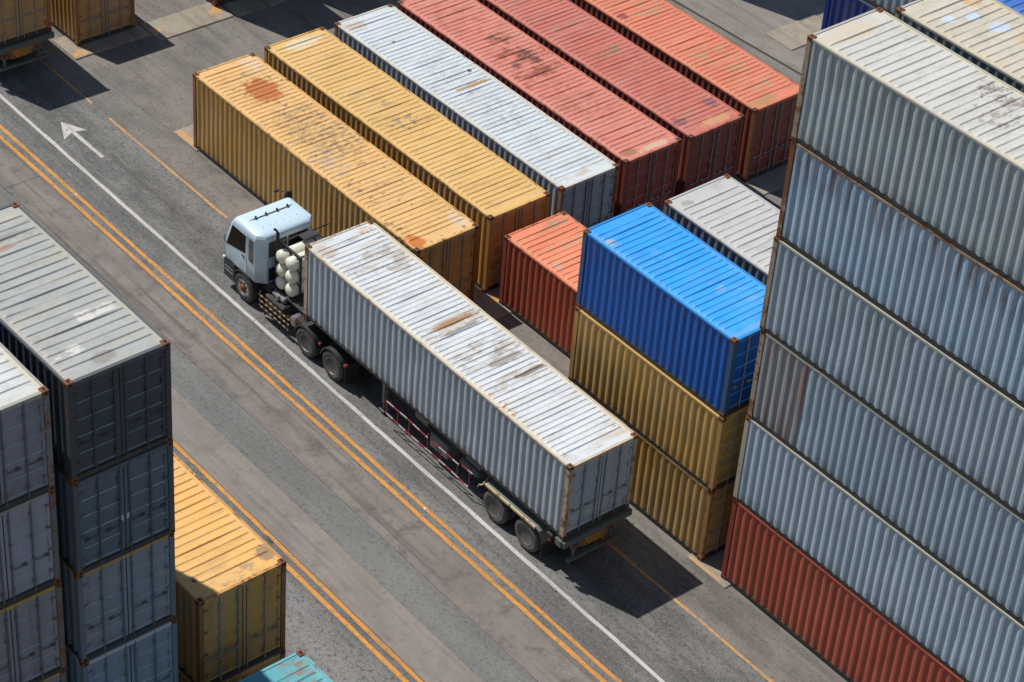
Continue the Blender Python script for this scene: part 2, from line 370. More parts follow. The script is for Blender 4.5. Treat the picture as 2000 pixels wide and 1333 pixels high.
P(24.85, -0.10, 26.45, 8.6, 'concrete pad with orange edge at the foot of the tall stack', strip=(24.93, -0.09, 26.15, 0.02))
P(36.9, -0.10, 38.3, 8.6, 'concrete pad under the far end of the tall grey blue stacks')
P(5.35, 21.9, 6.80, 24.5, 'square pale concrete pad on the open apron behind the orange container')
P(18.6, 8.45, 19.8, 11.3, 'concrete pad under the front of the navy stack')
P(24.4, 8.65, 25.6, 11.3, 'concrete pad under the rear of the navy stack')
P(18.5, -22.7, 20.3, -13.7, 'concrete pad under the front of the left stacks')
P(24.2, -22.7, 26.9, -13.7, 'concrete pad under the door ends of the left stacks')
P(31.2, -16.8, 32.3, -14.1, 'concrete pad under the far end of the turquoise container')
P(-20.0, -0.10, -18.6, 2.8, 'concrete pad under the far end of the lone yellow container')
P(-19.6, 5.6, -18.6, 11.3, 'concrete pad under the far ends of the dark red stacks')
P(-12.1, 21.9, -10.8, 24.6, 'concrete pad under the far end of the out of view stack')
P(-0.9, 21.9, 0.4, 24.6, 'concrete pad under the near end of the out of view stack')

# ================================================================== CONTAINERS
W = 2.438
CACHE = {}
def container_meshes(L, H, pitch, lead, seed=0):
    key = (L, H, pitch, lead, seed); rv = random.Random(seed * 977 + int(L * 10))
    if key in CACHE: return CACHE[key]
    P = []   # (name, mesh, material key, parent index)
    def put(name, mb, mk, par=None, smooth=None): P.append((name, mb.mesh(name, smooth), mk, par)); return len(P) - 1
    # corrugated sides
    def corr(along, a0, a1, z0, z1, fix, sgn):
        n = round((a1 - a0) / 0.278); p = (a1 - a0) / n; pts = []
        for i in range(n):
            b = a0 + i * p
            pts += [(b, 1), (b + p * 0.245, 0), (b + p * 0.505, 0), (b + p * 0.75, 1)]
        pts.append((a1, 1)); mb = MB(); zs = [z0, z0 + (z1 - z0) * 0.35, z0 + (z1 - z0) * 0.7, z1]
        ph = [(rv.uniform(0.4, 2.2), rv.uniform(0, 6.28), rv.uniform(0.002, 0.007)) for _ in range(4)]; dents = [(rv.uniform(a0, a1), rv.uniform(0.2, 0.5), rv.uniform(0.006, 0.022)) for _ in range(int((a1 - a0) / 2.5))]
        vs = []
        for kz, z in enumerate(zs):
            mid = 1.0 if kz in (1, 2) else 0.0
            for a, d in pts:
                bow = sum(m_ * math.sin(f_ * a + p_ + kz) for f_, p_, m_ in ph) + sum(dd * math.exp(-((a - dc) / dw) ** 2) for dc, dw, dd in dents[kz % 2::2])
                q = fix + sgn * (0.036 * d + mid * max(-0.004, bow))
                vs.append((a, q, z) if along == 'x' else (q, a, z))
        k = len(pts); mb.add(vs, [(r_ * k + i, r_ * k + i + 1, (r_ + 1) * k + i + 1, (r_ + 1) * k + i) for r_ in range(3) for i in range(k - 1)])
        return mb
    put('side_panel', corr('x', 0.15, L - 0.15, 0.13, H - 0.05, 0.012, 1), 'panel')
    put('side_panel', corr('x', 0.15, L - 0.15, 0.13, H - 0.05, W - 0.012, -1), 'panel')
    put('front_panel', corr('y', 0.14, W - 0.14, 0.13, H - 0.05, 0.03, 1), 'panel')
    # roof
    xs = []; x = lead
    while x < L - lead + 0.02:
        xs.append(x); x += pitch
    prof = [(0.07, 0)]
    for xc in xs: prof += [(xc - 0.085, 0), (xc - 0.048, 1), (xc + 0.005, 1), (xc + 0.032, 0)]
    prof.append((L - 0.07, 0))
    rnd = rv
    ys = [(0.045, 0), (0.12, 0), (0.20, 1), (0.85, 1), (1.55, 1), (W - 0.20, 1), (W - 0.12, 0), (W - 0.045, 0)]
    mb = MB(); vs = []
    sag = [rnd.uniform(-0.013, 0.006) for _ in range(len(prof) + 1)]
    for i, (px, h) in enumerate(prof):
        for j, (py, e) in enumerate(ys):
            mid = 1.0 if j in (3, 4) else 0.0
            vs.append((px, py, H - 0.034 + 0.024 * h * e + (sag[i // 4 % len(sag)] * mid if 0 < i < len(prof) - 1 else 0)))
    m = len(ys)
    mb.add(vs, [(i * m + j, (i + 1) * m + j, (i + 1) * m + j + 1, i * m + j + 1) for i in range(len(prof) - 1) for j in range(m - 1)])
    put('roof_panel', mb, 'panel')
    put('floor', MB().box(0.1, 0.1, 0.06, L - 0.1, W - 0.1, 0.12), 'dark')
    # rails
    def bent_rail(y0, y1, z0, z1, amp):
        n = max(6, int(L / 0.7)); rings = []
        for i in range(n + 1):
            x = 0.18 + (L - 0.36) * i / n; e = 0 if i in (0, n) else 1; dy = rv.uniform(-amp, amp) * e; dz = rv.uniform(-amp, amp * 0.4) * e
            rings.append([(x, y0 + dy, z0 + dz), (x, y1 + dy, z0 + dz), (x, y1 + dy, z1 + dz), (x, y0 + dy, z1 + dz)])
        return MB().loft(rings)
    for y0, y1 in ((0.006, 0.062), (W - 0.062, W - 0.006)): put('top_rail', bent_rail(y0, y1, H - 0.075, H - 0.018, 0.006), 'rail')
    for y0, y1 in ((0.022, 0.075), (W - 0.075, W - 0.022)): put('bottom_rail', bent_rail(y0, y1, 0.020, 0.145, 0.006), 'under')
    put('front_header', MB().box(0.003, 0.165, H - 0.10, 0.07, W - 0.165, H - 0.016), 'rail')
    put('front_sill', MB().box(0.02, 0.165, 0.018, 0.08, W - 0.165, 0.15), 'under')
    put('door_header', MB().box(L - 0.09, 0.165, H - 0.115, L - 0.004, W - 0.165, H - 0.014), 'rail')
    put('door_sill', MB().box(L - 0.09, 0.165, 0.016, L - 0.004, W - 0.165, 0.145), 'under')
    # posts and castings
    cz = 0.118
    for xa, xb in ((0.006, 0.150), (L - 0.150, L - 0.006)):
        for ya, yb in ((0.006, 0.130), (W - 0.130, W - 0.006)): put('corner_post', MB().box(xa, ya, cz, xb, yb, H - cz), 'post')
    for ix in (0, 1):
        for iy in (0, 1):
            for iz in (0, 1):
                x0, x1 = ((0, 0.178), (L - 0.178, L))[ix]; y0, y1 = ((0, 0.162), (W - 0.162, W))[iy]; z0, z1 = ((0, cz), (H - cz, H))[iz]
                mb = MB(); mb.bbox(x0, y0, z0, x1, y1, z1, 0.010)
                cx, cy, zc = (x0 + x1) / 2, (y0 + y1) / 2, (z0 + z1) / 2
                # black discs on the three outer faces paint in the shade of the openings
                def hole_dark(c, u, v, a, b, nrm, mb=mb):
                    ring = []
                    for k in range(10):
                        t = 2 * math.pi * k / 10; ring.append(Vector(c) + Vector(u) * a * math.cos(t) + Vector(v) * b * math.sin(t))
                    N = Vector(nrm); mb.loft([[tuple(p + N * 0.0015) for p in ring], [tuple(p + N * 0.004) for p in ring]], mi=1)
                hole_dark((cx, cy, z1 if iz else z0), (1, 0, 0), (0, 1, 0), 0.058, 0.032, (0, 0, 1 if iz else -1))
                hole_dark((cx, y0 if iy == 0 else y1, zc), (1, 0, 0), (0, 0, 1), 0.044, 0.028, (0, -1 if iy == 0 else 1, 0))
                hole_dark((x0 if ix == 0 else x1, cy, zc), (0, 1, 0), (0, 0, 1), 0.040, 0.030, (-1 if ix == 0 else 1, 0, 0))
                put('corner_casting', mb, ['cast', 'black'])
    # doors
    put('door_gasket', MB().box(L - 0.070, W / 2 - 0.011, 0.155, L - 0.030, W / 2 + 0.011, H - 0.125), 'black')
    z0, z1 = 0.155, H - 0.125
    for k in (0, 1):
        y0, y1 = ((0.140, W / 2 - 0.014), (W / 2 + 0.014, W - 0.140))[k]
        mb = MB(); nb = 5; bh = (z1 - z0 - 0.10) / nb; pr = [(z0, 0)]
        for i in range(nb):
            b = z0 + 0.05 + i * bh
            pr += [(b, 0), (b + 0.012, 1), (b + bh * 0.60, 1), (b + bh * 0.66, 0)]
        pr.append((z1, 0))
        lo = []; hi = []
        for z, d in pr:
            xx = L - 0.036 - 0.026 * d; lo.append((xx, y0 + 0.07, z)); hi.append((xx, y1 - 0.07, z))
        n = len(pr); mb.add(lo + hi, [(i, n + i, n + i + 1, i + 1) for i in range(n - 1)])
        mb.box(L - 0.075, y0, z0, L - 0.030, y0 + 0.072, z1); mb.box(L - 0.075, y1 - 0.072, z0, L - 0.030, y1, z1)
        d = put('door', mb, 'panel')
        for yr in ((y0 + (y1 - y0) * (0.42 if k == 0 else 0.10)), (y0 + (y1 - y0) * (0.90 if k == 0 else 0.58))):
            r = MB(); r.tube([(L - 0.014, yr, 0.06), (L - 0.014, yr, H - 0.045)], 0.019, 8)
            for zz in ((0.30, 0.95, 1.55, H - 0.42) if H > 2 else (0.3, 0.9)): r.box(L - 0.036, yr - 0.035, zz, L - 0.006, yr + 0.035, zz + 0.06)
            put('lock_rod', r, 'rod', d)
            h = MB(); sgn = 1 if k == 0 else -1
            h.tube([(L - 0.006, yr, 0.92), (L + 0.004, yr - sgn * 0.19, 0.905), (L + 0.004, yr - sgn * 0.37, 0.90)], 0.014, 6)
            h.box(L - 0.030, yr - sgn * 0.30 - 0.05, 0.87, L - 0.012, yr - sgn * 0.30 + 0.05, 0.95)
            put('handle', h, 'rod', d)
        for i in range(4):
            zz = z0 + 0.22 + i * (z1 - z0 - 0.50) / 3; ya = y0 if k == 0 else y1; h = MB()
            h.box(L - 0.030, min(ya, ya + (0.10 if k == 0 else -0.10)), zz, L - 0.016, max(ya, ya + (0.10 if k == 0 else -0.10)), zz + 0.07)
            h.tube([(L - 0.024, ya + (-0.012 if k == 0 else 0.012), zz - 0.015), (L - 0.024, ya + (-0.012 if k == 0 else 0.012), zz + 0.085)], 0.013, 6)
            put('hinge', h, 'post', d)
    CACHE[key] = P
    return P

M_BLACK = flat('hole_gasket_black', (0.012, 0.011, 0.010), 0.9); M_UNDER = rusty('under_steel', (0.055, 0.052, 0.048), 0.12)
M_FLOOR = flat('container_floor', (0.05, 0.04, 0.03), 0.9)
M_ROD = rusty('lock_rod_steel', (0.30, 0.30, 0.29), 0.28); M_CAST = rusty('casting_rust', (0.27, 0.11, 0.055), 0.75); M_CAST_D = rusty('casting_dark', (0.14, 0.07, 0.045), 0.6)
SCH = {}
def scheme(key, colr, post=0.35, rail=0.35, rail_col=None, post_col=None, cast=None, rod=None, bare=False, **k):
    c = colr
    rod = rusty('rod_' + key, rod, 0.2) if isinstance(rod, tuple) else rod
    SCH[key] = dict(panel=paint('paint_' + key, colr, **k), rail=rusty('rail_' + key, rail_col or tuple(v * 0.8 for v in (k.get('roof') or colr)), rail),
                    post=rusty('post_' + key, post_col or tuple(v * 0.9 for v in colr), post), cast=cast or M_CAST, rod=rod or M_ROD, under=M_UNDER, black=M_BLACK, dark=M_FLOOR)
NCON = [0]
def container(x, y, z, L, H, pitch, key, label, group=None, yaw=0.0, lead=0.42, detail=True, name='shipping_container'):
    e = empty(name, (x, y, z), R(yaw)); tag(e, label, 'container', group)
    S = SCH[key]; made = []; NCON[0] += 1
    for nm, me, mk, par in container_meshes(L, H, pitch, lead, NCON[0] % 6):
        if not detail and nm in ('lock_rod', 'handle', 'hinge', 'floor', 'door_gasket'): made.append(None); continue
        mats = [S[q] for q in mk] if isinstance(mk, list) else S[mk]
        made.append(link(nm, me, mats, e if par is None else made[par]))
    return e

YEL = (0.57, 0.315, 0.078); YR = (0.80, 0.50, 0.185)
scheme('yellow_ring', YEL, roof=(0.77, 0.465, 0.175), rust=0.45, streak=0.2, dirt=0.32, edge=0.35, spots=0.75, edge_col=(0.72, 0.36, 0.10), streak_col=(0.30, 0.14, 0.03), post_col=(0.33, 0.13, 0.05), post=0.5,
       stains=[(2.1, 1.35, 1.05, 0.85, (0.48, 0.135, 0.035), 0.9, 0), (0.5, 2.0, 0.7, 0.5, (0.74, 0.55, 0.38), 0.6, 0), (11.75, 0.30, 0.50, 0.42, (0.55, 0.16, 0.03), 0.95, 0), (11.5, 2.1, 0.6, 0.35, (0.66, 0.52, 0.36), 0.7, 0),
               (5.2, 1.5, 2.6, 1.3, (0.30, 0.20, 0.12), 0.75, 3.2), (4.3, 0.95, 1.2, 0.6, (0.34, 0.22, 0.12), 0.6, 2.0), (6.8, 0.7, 1.2, 0.7, (0.42, 0.34, 0.30), 0.7, 2.2)])
scheme('yellow_plain', YEL, roof=(0.73, 0.455, 0.155), rust=0.12, streak=0.25, dirt=0.16, edge=0.2, edge_col=(0.66, 0.45, 0.18), streak_col=(0.2, 0.11, 0.03), post_col=(0.46, 0.24, 0.06), post=0.12,
       stains=[(6.35, 1.18, 0.62, 0.62, (0.26, 0.20, 0.165), 0.9, 2.4), (6.1, 0.75, 0.35, 0.5, (0.30, 0.22, 0.17), 0.85, 1.8), (5.0, 1.35, 0.3, 0.35, (0.32, 0.24, 0.17), 0.8, 2.5), (4.3, 0.9, 0.9, 0.4, (0.55, 0.42, 0.26), 0.6, 1.8), (0.5, 1.2, 0.42, 1.0, (0.70, 0.60, 0.44), 0.8, 0)])
scheme('yellow_lone', (0.50, 0.275, 0.085), roof=YR, rust=0.25, streak=0.3, dirt=0.3, post_col=(0.32, 0.15, 0.06))
scheme('yellow_stack', (0.56, 0.335, 0.092), roof=YR, rust=0.2, streak=0.55, dirt=0.3, streak_col=(0.22, 0.13, 0.04), post_col=(0.44, 0.25, 0.08), rail_col=(0.56, 0.34, 0.11), post=0.2, rail=0.2)
scheme('yellow_stack_low', (0.53, 0.305, 0.080), roof=YR, rust=0.3, streak=0.6, dirt=0.3, streak_col=(0.20, 0.11, 0.04), post_col=(0.38, 0.20, 0.07), rail_col=(0.46, 0.27, 0.10), post=0.35, rail=0.3)
scheme('amber', (0.52, 0.285, 0.075), roof=(0.80, 0.455, 0.135), rust=0.2, streak=0.3, dirt=0.15, edge=0.4, edge_col=(0.70, 0.42, 0.20), rail_col=(0.55, 0.29, 0.10), post_col=(0.30, 0.14, 0.06), post=0.45,
       stains=[(5.70, 1.2, 0.34, 1.15, (0.34, 0.24, 0.15), 0.75, 1.2), (5.5, 2.2, 0.35, 0.3, (0.28, 0.18, 0.11), 0.85, 0), (5.35, 0.35, 0.12, 0.1, (0.05, 0.04, 0.03), 0.9, 0)])
WHITE = (0.66, 0.70, 0.735); BG = (0.225, 0.285, 0.345)
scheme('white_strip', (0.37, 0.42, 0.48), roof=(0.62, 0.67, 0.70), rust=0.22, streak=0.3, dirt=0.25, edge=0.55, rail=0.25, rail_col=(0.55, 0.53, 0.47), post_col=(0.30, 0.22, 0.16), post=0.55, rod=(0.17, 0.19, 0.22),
       stains=[(5.75, 1.55, 0.17, 0.95, (0.42, 0.27, 0.12), 0.95, 0), (6.25, 1.2, 0.25, 0.55, (0.30, 0.27, 0.25), 0.8, 1.6), (0.55, 0.5, 0.42, 0.6, (0.55, 0.42, 0.32), 0.75, 0), (5.0, 2.0, 0.12, 0.14, (0.1, 0.09, 0.08), 0.9, 0), (2.1, 0.95, 0.09, 0.11, (0.08, 0.07, 0.07), 0.9, 0),
               (4.6, 1.3, 1.6, 0.9, (0.42, 0.42, 0.42), 0.6, 3.0), (7.6, 1.3, 1.2, 0.9, (0.38, 0.36, 0.34), 0.6, 3.4), (11.75, 1.2, 0.25, 1.2, (0.50, 0.42, 0.30), 0.75, 1.4)])
RED = (0.32, 0.050, 0.040)
scheme('red_stained', RED, roof=(0.66, 0.225, 0.165), faded=(0.32, 0.07, 0.055), rust=0.25, streak=0.2, dirt=0.2, edge=0.25, edge_col=(0.58, 0.30, 0.22), post_col=(0.22, 0.06, 0.045), cast=M_CAST_D,
       stains=[(3.9, 1.4, 0.55, 0.7, (0.20, 0.09, 0.06), 0.85, 1.5), (5.7, 1.3, 2.1, 1.3, (0.34, 0.085, 0.055), 0.85, 0.75), (2.0, 1.2, 1.6, 1.2, (0.42, 0.13, 0.09), 0.6, 1.0), (5.6, 1.2, 1.3, 0.9, (0.17, 0.065, 0.048), 0.8, 1.1), (5.4, 1.55, 0.8, 0.5, (0.15, 0.06, 0.045), 0.85, 1.8), (6.6, 0.5, 1.0, 0.6, (0.30, 0.10, 0.07), 0.75, 1.6), (8.6, 1.2, 2.0, 1.0, (0.36, 0.12, 0.085), 0.55, 3.0), (11.75, 0.5, 0.28, 0.55, (0.34, 0.16, 0.09), 0.9, 0), (11.9, 1.5, 0.2, 0.9, (0.60, 0.46, 0.34), 0.75, 0)])
scheme('red_patched', (0.245, 0.045, 0.036), roof=(0.57, 0.165, 0.125), faded=(0.29, 0.075, 0.055), rust=0.22, streak=0.25, dirt=0.3, edge=0.3, edge_col=(0.50, 0.26, 0.18), post_col=(0.21, 0.065, 0.045), cast=M_CAST_D,
       stains=[(4.4, 1.2, 0.32, 0.9, (0.34, 0.23, 0.17), 0.75, 1.2), (8.0, 1.2, 2.6, 1.2, (0.44, 0.12, 0.085), 0.5, 1.2), (6.5, 1.3, 0.4, 1.0, (0.32, 0.19, 0.12), 0.8, 1.3), (10.95, 2.05, 0.36, 0.36, (0.26, 0.12, 0.14), 0.85, 0), (11.25, 0.35, 0.33, 0.40, (0.27, 0.11, 0.12), 0.85, 0), (11.8, 1.5, 0.3, 0.9, (0.56, 0.30, 0.15), 0.85, 0)])
scheme('orange_moss', (0.25, 0.055, 0.038), roof=(0.70, 0.215, 0.125), faded=(0.30, 0.085, 0.055), rust=0.2, streak=0.25, dirt=0.2, edge=0.25, edge_col=(0.50, 0.30, 0.15), post_col=(0.30, 0.12, 0.06), cast=M_CAST_D,
       stains=[(5.2, 1.4, 0.75, 0.9, (0.42, 0.30, 0.17), 0.75, 1.4), (3.1, 0.4, 0.4, 0.5, (0.42, 0.26, 0.14), 0.7, 1.5), (9.0, 1.4, 1.5, 1.0, (0.46, 0.30, 0.16), 0.75, 1.5), (10.8, 1.2, 0.9, 1.0, (0.45, 0.30, 0.17), 0.7, 1.7), (11.85, 0.7, 0.3, 0.9, (0.40, 0.24, 0.10), 0.85, 0), (5.0, 0.4, 0.25, 0.3, (0.32, 0.07, 0.06), 0.85, 0)])
scheme('orange_short', (0.44, 0.080, 0.040), roof=(0.80, 0.245, 0.125), faded=(0.42, 0.10, 0.055), rust=0.3, streak=0.35, dirt=0.25, edge=0.45, edge_col=(0.52, 0.30, 0.19), streak_col=(0.16, 0.04, 0.025), post_col=(0.30, 0.075, 0.045), cast=M_CAST_D,
       stains=[(1.35, 1.3, 0.32, 1.05, (0.46, 0.32, 0.20), 0.75, 1.1), (0.35, 1.8, 0.3, 0.6, (0.44, 0.24, 0.16), 0.8, 0), (2.15, 0.35, 0.30, 0.26, (0.48, 0.38, 0.28), 0.8, 1.5)])
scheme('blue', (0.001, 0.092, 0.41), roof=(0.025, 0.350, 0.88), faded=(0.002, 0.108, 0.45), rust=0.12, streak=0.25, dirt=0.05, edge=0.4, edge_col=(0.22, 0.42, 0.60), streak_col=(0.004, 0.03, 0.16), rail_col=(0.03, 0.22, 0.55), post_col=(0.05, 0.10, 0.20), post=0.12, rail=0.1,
       stains=[(4.0, 1.3, 0.32, 0.30, (0.26, 0.34, 0.44), 0.6, 2.2), (3.5, 1.55, 0.5, 0.4, (0.10, 0.22, 0.44), 0.7, 2.2), (2.2, 0.9, 0.9, 0.6, (0.16, 0.38, 0.62), 0.4, 2.8), (0.9, 0.3, 0.3, 0.2, (0.45, 0.42, 0.36), 0.8, 2.0), (5.85, 1.0, 0.15, 1.2, (0.16, 0.36, 0.60), 0.6, 0), (4.7, 1.7, 0.6, 0.4, (0.16, 0.38, 0.66), 0.5, 2.5)])
scheme('white_pale', (0.150, 0.200, 0.260), roof=(0.53, 0.53, 0.52), rust=0.15, streak=0.4, dirt=0.12, edge=0.15, post_col=(0.20, 0.20, 0.20), post=0.3, rail=0.15,
       stains=[(0.45, 0.5, 0.22, 0.28, (0.33, 0.31, 0.28), 0.85, 0), (3.4, 1.3, 0.7, 0.7, (0.36, 0.35, 0.31), 0.7, 2.0), (1.6, 1.2, 1.0, 0.8, (0.46, 0.45, 0.43), 0.5, 2.6)])
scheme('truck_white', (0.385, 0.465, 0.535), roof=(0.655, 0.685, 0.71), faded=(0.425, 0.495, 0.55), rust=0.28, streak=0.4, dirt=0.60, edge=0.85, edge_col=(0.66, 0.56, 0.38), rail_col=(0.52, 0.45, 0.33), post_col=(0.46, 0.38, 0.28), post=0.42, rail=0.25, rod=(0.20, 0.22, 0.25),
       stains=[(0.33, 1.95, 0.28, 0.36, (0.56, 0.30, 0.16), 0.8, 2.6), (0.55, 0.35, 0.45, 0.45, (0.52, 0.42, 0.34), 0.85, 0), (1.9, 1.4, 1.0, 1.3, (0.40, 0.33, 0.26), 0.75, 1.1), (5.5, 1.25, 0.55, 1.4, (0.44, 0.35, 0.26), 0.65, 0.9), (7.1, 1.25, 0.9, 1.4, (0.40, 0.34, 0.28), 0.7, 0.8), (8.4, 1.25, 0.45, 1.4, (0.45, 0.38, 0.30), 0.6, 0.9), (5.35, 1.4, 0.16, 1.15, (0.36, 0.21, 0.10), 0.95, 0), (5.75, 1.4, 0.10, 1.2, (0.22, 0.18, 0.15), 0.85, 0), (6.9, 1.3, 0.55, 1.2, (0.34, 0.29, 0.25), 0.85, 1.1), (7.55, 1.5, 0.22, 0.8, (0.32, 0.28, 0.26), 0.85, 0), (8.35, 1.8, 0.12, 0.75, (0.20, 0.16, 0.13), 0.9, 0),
               (8.6, 0.20, 0.16, 0.13, (0.48, 0.17, 0.05), 0.95, 3.2), (9.1, 0.22, 0.22, 0.16, (0.48, 0.19, 0.06), 0.95, 3.6), (9.55, 0.22, 0.26, 0.14, (0.50, 0.26, 0.10), 0.9, 3.6), (11.75, 0.22, 0.22, 0.18, (0.52, 0.31, 0.15), 0.85, 3.2), (11.6, 2.2, 0.3, 0.16, (0.48, 0.24, 0.12), 0.85, 3.2)])
def tall(key, c=None, colr=None, **k):
    c = c or colr
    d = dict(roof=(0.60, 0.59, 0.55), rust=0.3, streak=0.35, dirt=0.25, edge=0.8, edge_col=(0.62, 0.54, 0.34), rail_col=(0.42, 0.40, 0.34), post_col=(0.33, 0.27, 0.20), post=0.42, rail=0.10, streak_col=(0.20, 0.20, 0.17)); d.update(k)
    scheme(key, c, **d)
tall('tall_top', (0.345, 0.425, 0.465), streak=0.5, streak_col=(0.25, 0.25, 0.205), faded=(0.39, 0.435, 0.455), stains=[(0.45, 1.0, 0.5, 1.2, (0.60, 0.52, 0.38), 0.75, 0), (4.1, 1.7, 0.4, 0.3, (0.22, 0.16, 0.13), 0.85, 2.0), (4.4, 2.0, 0.9, 0.5, (0.24, 0.18, 0.15), 0.8, 2.2), (4.9, 1.2, 0.8, 0.7, (0.28, 0.22, 0.18), 0.7, 2.6)])
tall('tall_rusty', (0.325, 0.45, 0.58), rust=0.75, faded=(0.36, 0.475, 0.585), post=0.75, rail=0.5, rail_col=(0.36, 0.26, 0.18))
tall('tall_third', (0.34, 0.43, 0.51), rust=0.25, faded=(0.375, 0.455, 0.515))
tall('tall_patch', (0.325, 0.425, 0.515), rust=0.3, sides=[(0.0, 1.75, (0.29, 0.30, 0.30), 0.75)])
tall('tall_pale', (0.385, 0.49, 0.585), rust=0.15, streak=0.2, faded=(0.41, 0.505, 0.585), post_col=(0.40, 0.37, 0.29), post=0.2)
tall('tall_red', (0.41, 0.085, 0.052), roof=(0.4, 0.11, 0.08), faded=(0.45, 0.105, 0.065), rust=0.1, streak=0.2, streak_col=(0.14, 0.03, 0.02), rail_col=(0.42, 0.10, 0.065), post_col=(0.25, 0.055, 0.04), rail=0.05, post=0.1)
tall('cream', (0.20, 0.235, 0.235), roof=(0.60, 0.545, 0.45), rust=0.35, edge_col=(0.62, 0.50, 0.28), dirt=0.45,
     stains=[(0.8, 1.9, 0.5, 0.5, (0.60, 0.34, 0.15), 0.85, 1.2), (1.35, 2.1, 0.5, 0.5, (0.62, 0.38, 0.16), 0.8, 1.3), (1.3, 1.35, 0.24, 0.32, (0.52, 0.62, 0.74), 0.95, 0), (1.05, 0.75, 0.22, 0.25, (0.55, 0.64, 0.74), 0.95, 0), (2.05, 1.55, 0.28, 0.42, (0.50, 0.62, 0.76), 0.95, 0), (2.6, 1.7, 0.7, 0.5, (0.60, 0.42, 0.22), 0.7, 1.3)])
tall('royal_blue', (0.010, 0.050, 0.26), roof=(0.05, 0.16, 0.50), rust=0.15, edge=0.1, rail_col=(0.02, 0.08, 0.32), post_col=(0.03, 0.07, 0.25), dirt=0.1)
tall('navy', (0.008, 0.028, 0.170), roof=(0.03, 0.09, 0.3), faded=(0.012, 0.04, 0.20), rust=0.1, edge=0.1, rail_col=(0.12, 0.16, 0.22), post_col=(0.008, 0.03, 0.16), post=0.1, rail=0.1, dirt=0.1)
tall('steel', (0.24, 0.30, 0.36), rust=0.2)
SROOF = (0.385, 0.40, 0.385)
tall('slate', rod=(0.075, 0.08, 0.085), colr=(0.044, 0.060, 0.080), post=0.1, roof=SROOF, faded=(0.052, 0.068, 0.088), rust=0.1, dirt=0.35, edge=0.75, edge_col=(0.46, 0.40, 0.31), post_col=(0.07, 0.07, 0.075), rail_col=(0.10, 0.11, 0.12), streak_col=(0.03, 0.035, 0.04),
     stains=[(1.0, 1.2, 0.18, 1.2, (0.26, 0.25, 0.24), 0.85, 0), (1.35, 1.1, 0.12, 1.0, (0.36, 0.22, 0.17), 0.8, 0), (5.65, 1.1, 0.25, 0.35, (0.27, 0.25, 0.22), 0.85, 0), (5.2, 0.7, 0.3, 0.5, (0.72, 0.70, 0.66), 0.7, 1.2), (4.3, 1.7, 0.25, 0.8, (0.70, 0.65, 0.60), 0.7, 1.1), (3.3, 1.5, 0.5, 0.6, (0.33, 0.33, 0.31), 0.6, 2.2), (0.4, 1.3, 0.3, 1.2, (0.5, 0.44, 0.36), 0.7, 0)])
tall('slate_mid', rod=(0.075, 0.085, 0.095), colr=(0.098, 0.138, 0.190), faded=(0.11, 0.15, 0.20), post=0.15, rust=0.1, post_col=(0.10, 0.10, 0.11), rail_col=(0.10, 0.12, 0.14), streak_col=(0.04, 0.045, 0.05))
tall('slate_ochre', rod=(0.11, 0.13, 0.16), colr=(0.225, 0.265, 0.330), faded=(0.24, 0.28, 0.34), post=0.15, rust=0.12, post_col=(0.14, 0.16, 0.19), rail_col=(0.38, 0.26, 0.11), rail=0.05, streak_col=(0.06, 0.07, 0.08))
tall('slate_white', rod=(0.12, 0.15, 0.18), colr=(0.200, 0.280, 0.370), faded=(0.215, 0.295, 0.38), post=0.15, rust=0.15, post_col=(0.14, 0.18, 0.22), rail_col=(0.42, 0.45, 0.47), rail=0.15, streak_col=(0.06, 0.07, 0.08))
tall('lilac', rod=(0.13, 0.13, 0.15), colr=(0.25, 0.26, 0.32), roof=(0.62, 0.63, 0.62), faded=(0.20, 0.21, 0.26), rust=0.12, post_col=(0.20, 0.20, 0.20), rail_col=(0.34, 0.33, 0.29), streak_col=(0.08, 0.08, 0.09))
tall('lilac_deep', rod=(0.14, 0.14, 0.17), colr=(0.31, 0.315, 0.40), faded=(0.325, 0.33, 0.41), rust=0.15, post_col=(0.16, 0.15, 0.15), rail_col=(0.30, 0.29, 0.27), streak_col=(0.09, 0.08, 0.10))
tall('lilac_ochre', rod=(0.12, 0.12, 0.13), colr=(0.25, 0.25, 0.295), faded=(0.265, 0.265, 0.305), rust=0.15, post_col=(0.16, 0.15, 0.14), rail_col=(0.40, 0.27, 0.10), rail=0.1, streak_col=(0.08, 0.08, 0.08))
scheme('turquoise', (0.14, 0.44, 0.50), roof=(0.095, 0.39, 0.45), rust=0.32, streak=0.3, dirt=0.1, edge=0.35, edge_col=(0.35, 0.62, 0.60), rail_col=(0.14, 0.40, 0.45), post_col=(0.1, 0.3, 0.36),
       stains=[(0.2, 2.2, 0.3, 0.35, (0.25, 0.16, 0.10), 0.85, 2.0), (1.2, 1.4, 0.5, 0.8, (0.30, 0.62, 0.62), 0.7, 0), (0.5, 2.0, 1.2, 0.5, (0.30, 0.16, 0.09), 0.7, 3.5)])
scheme('dark_red', (0.15, 0.028, 0.026), roof=(0.35, 0.09, 0.07), rust=0.2, post_col=(0.19, 0.05, 0.04))

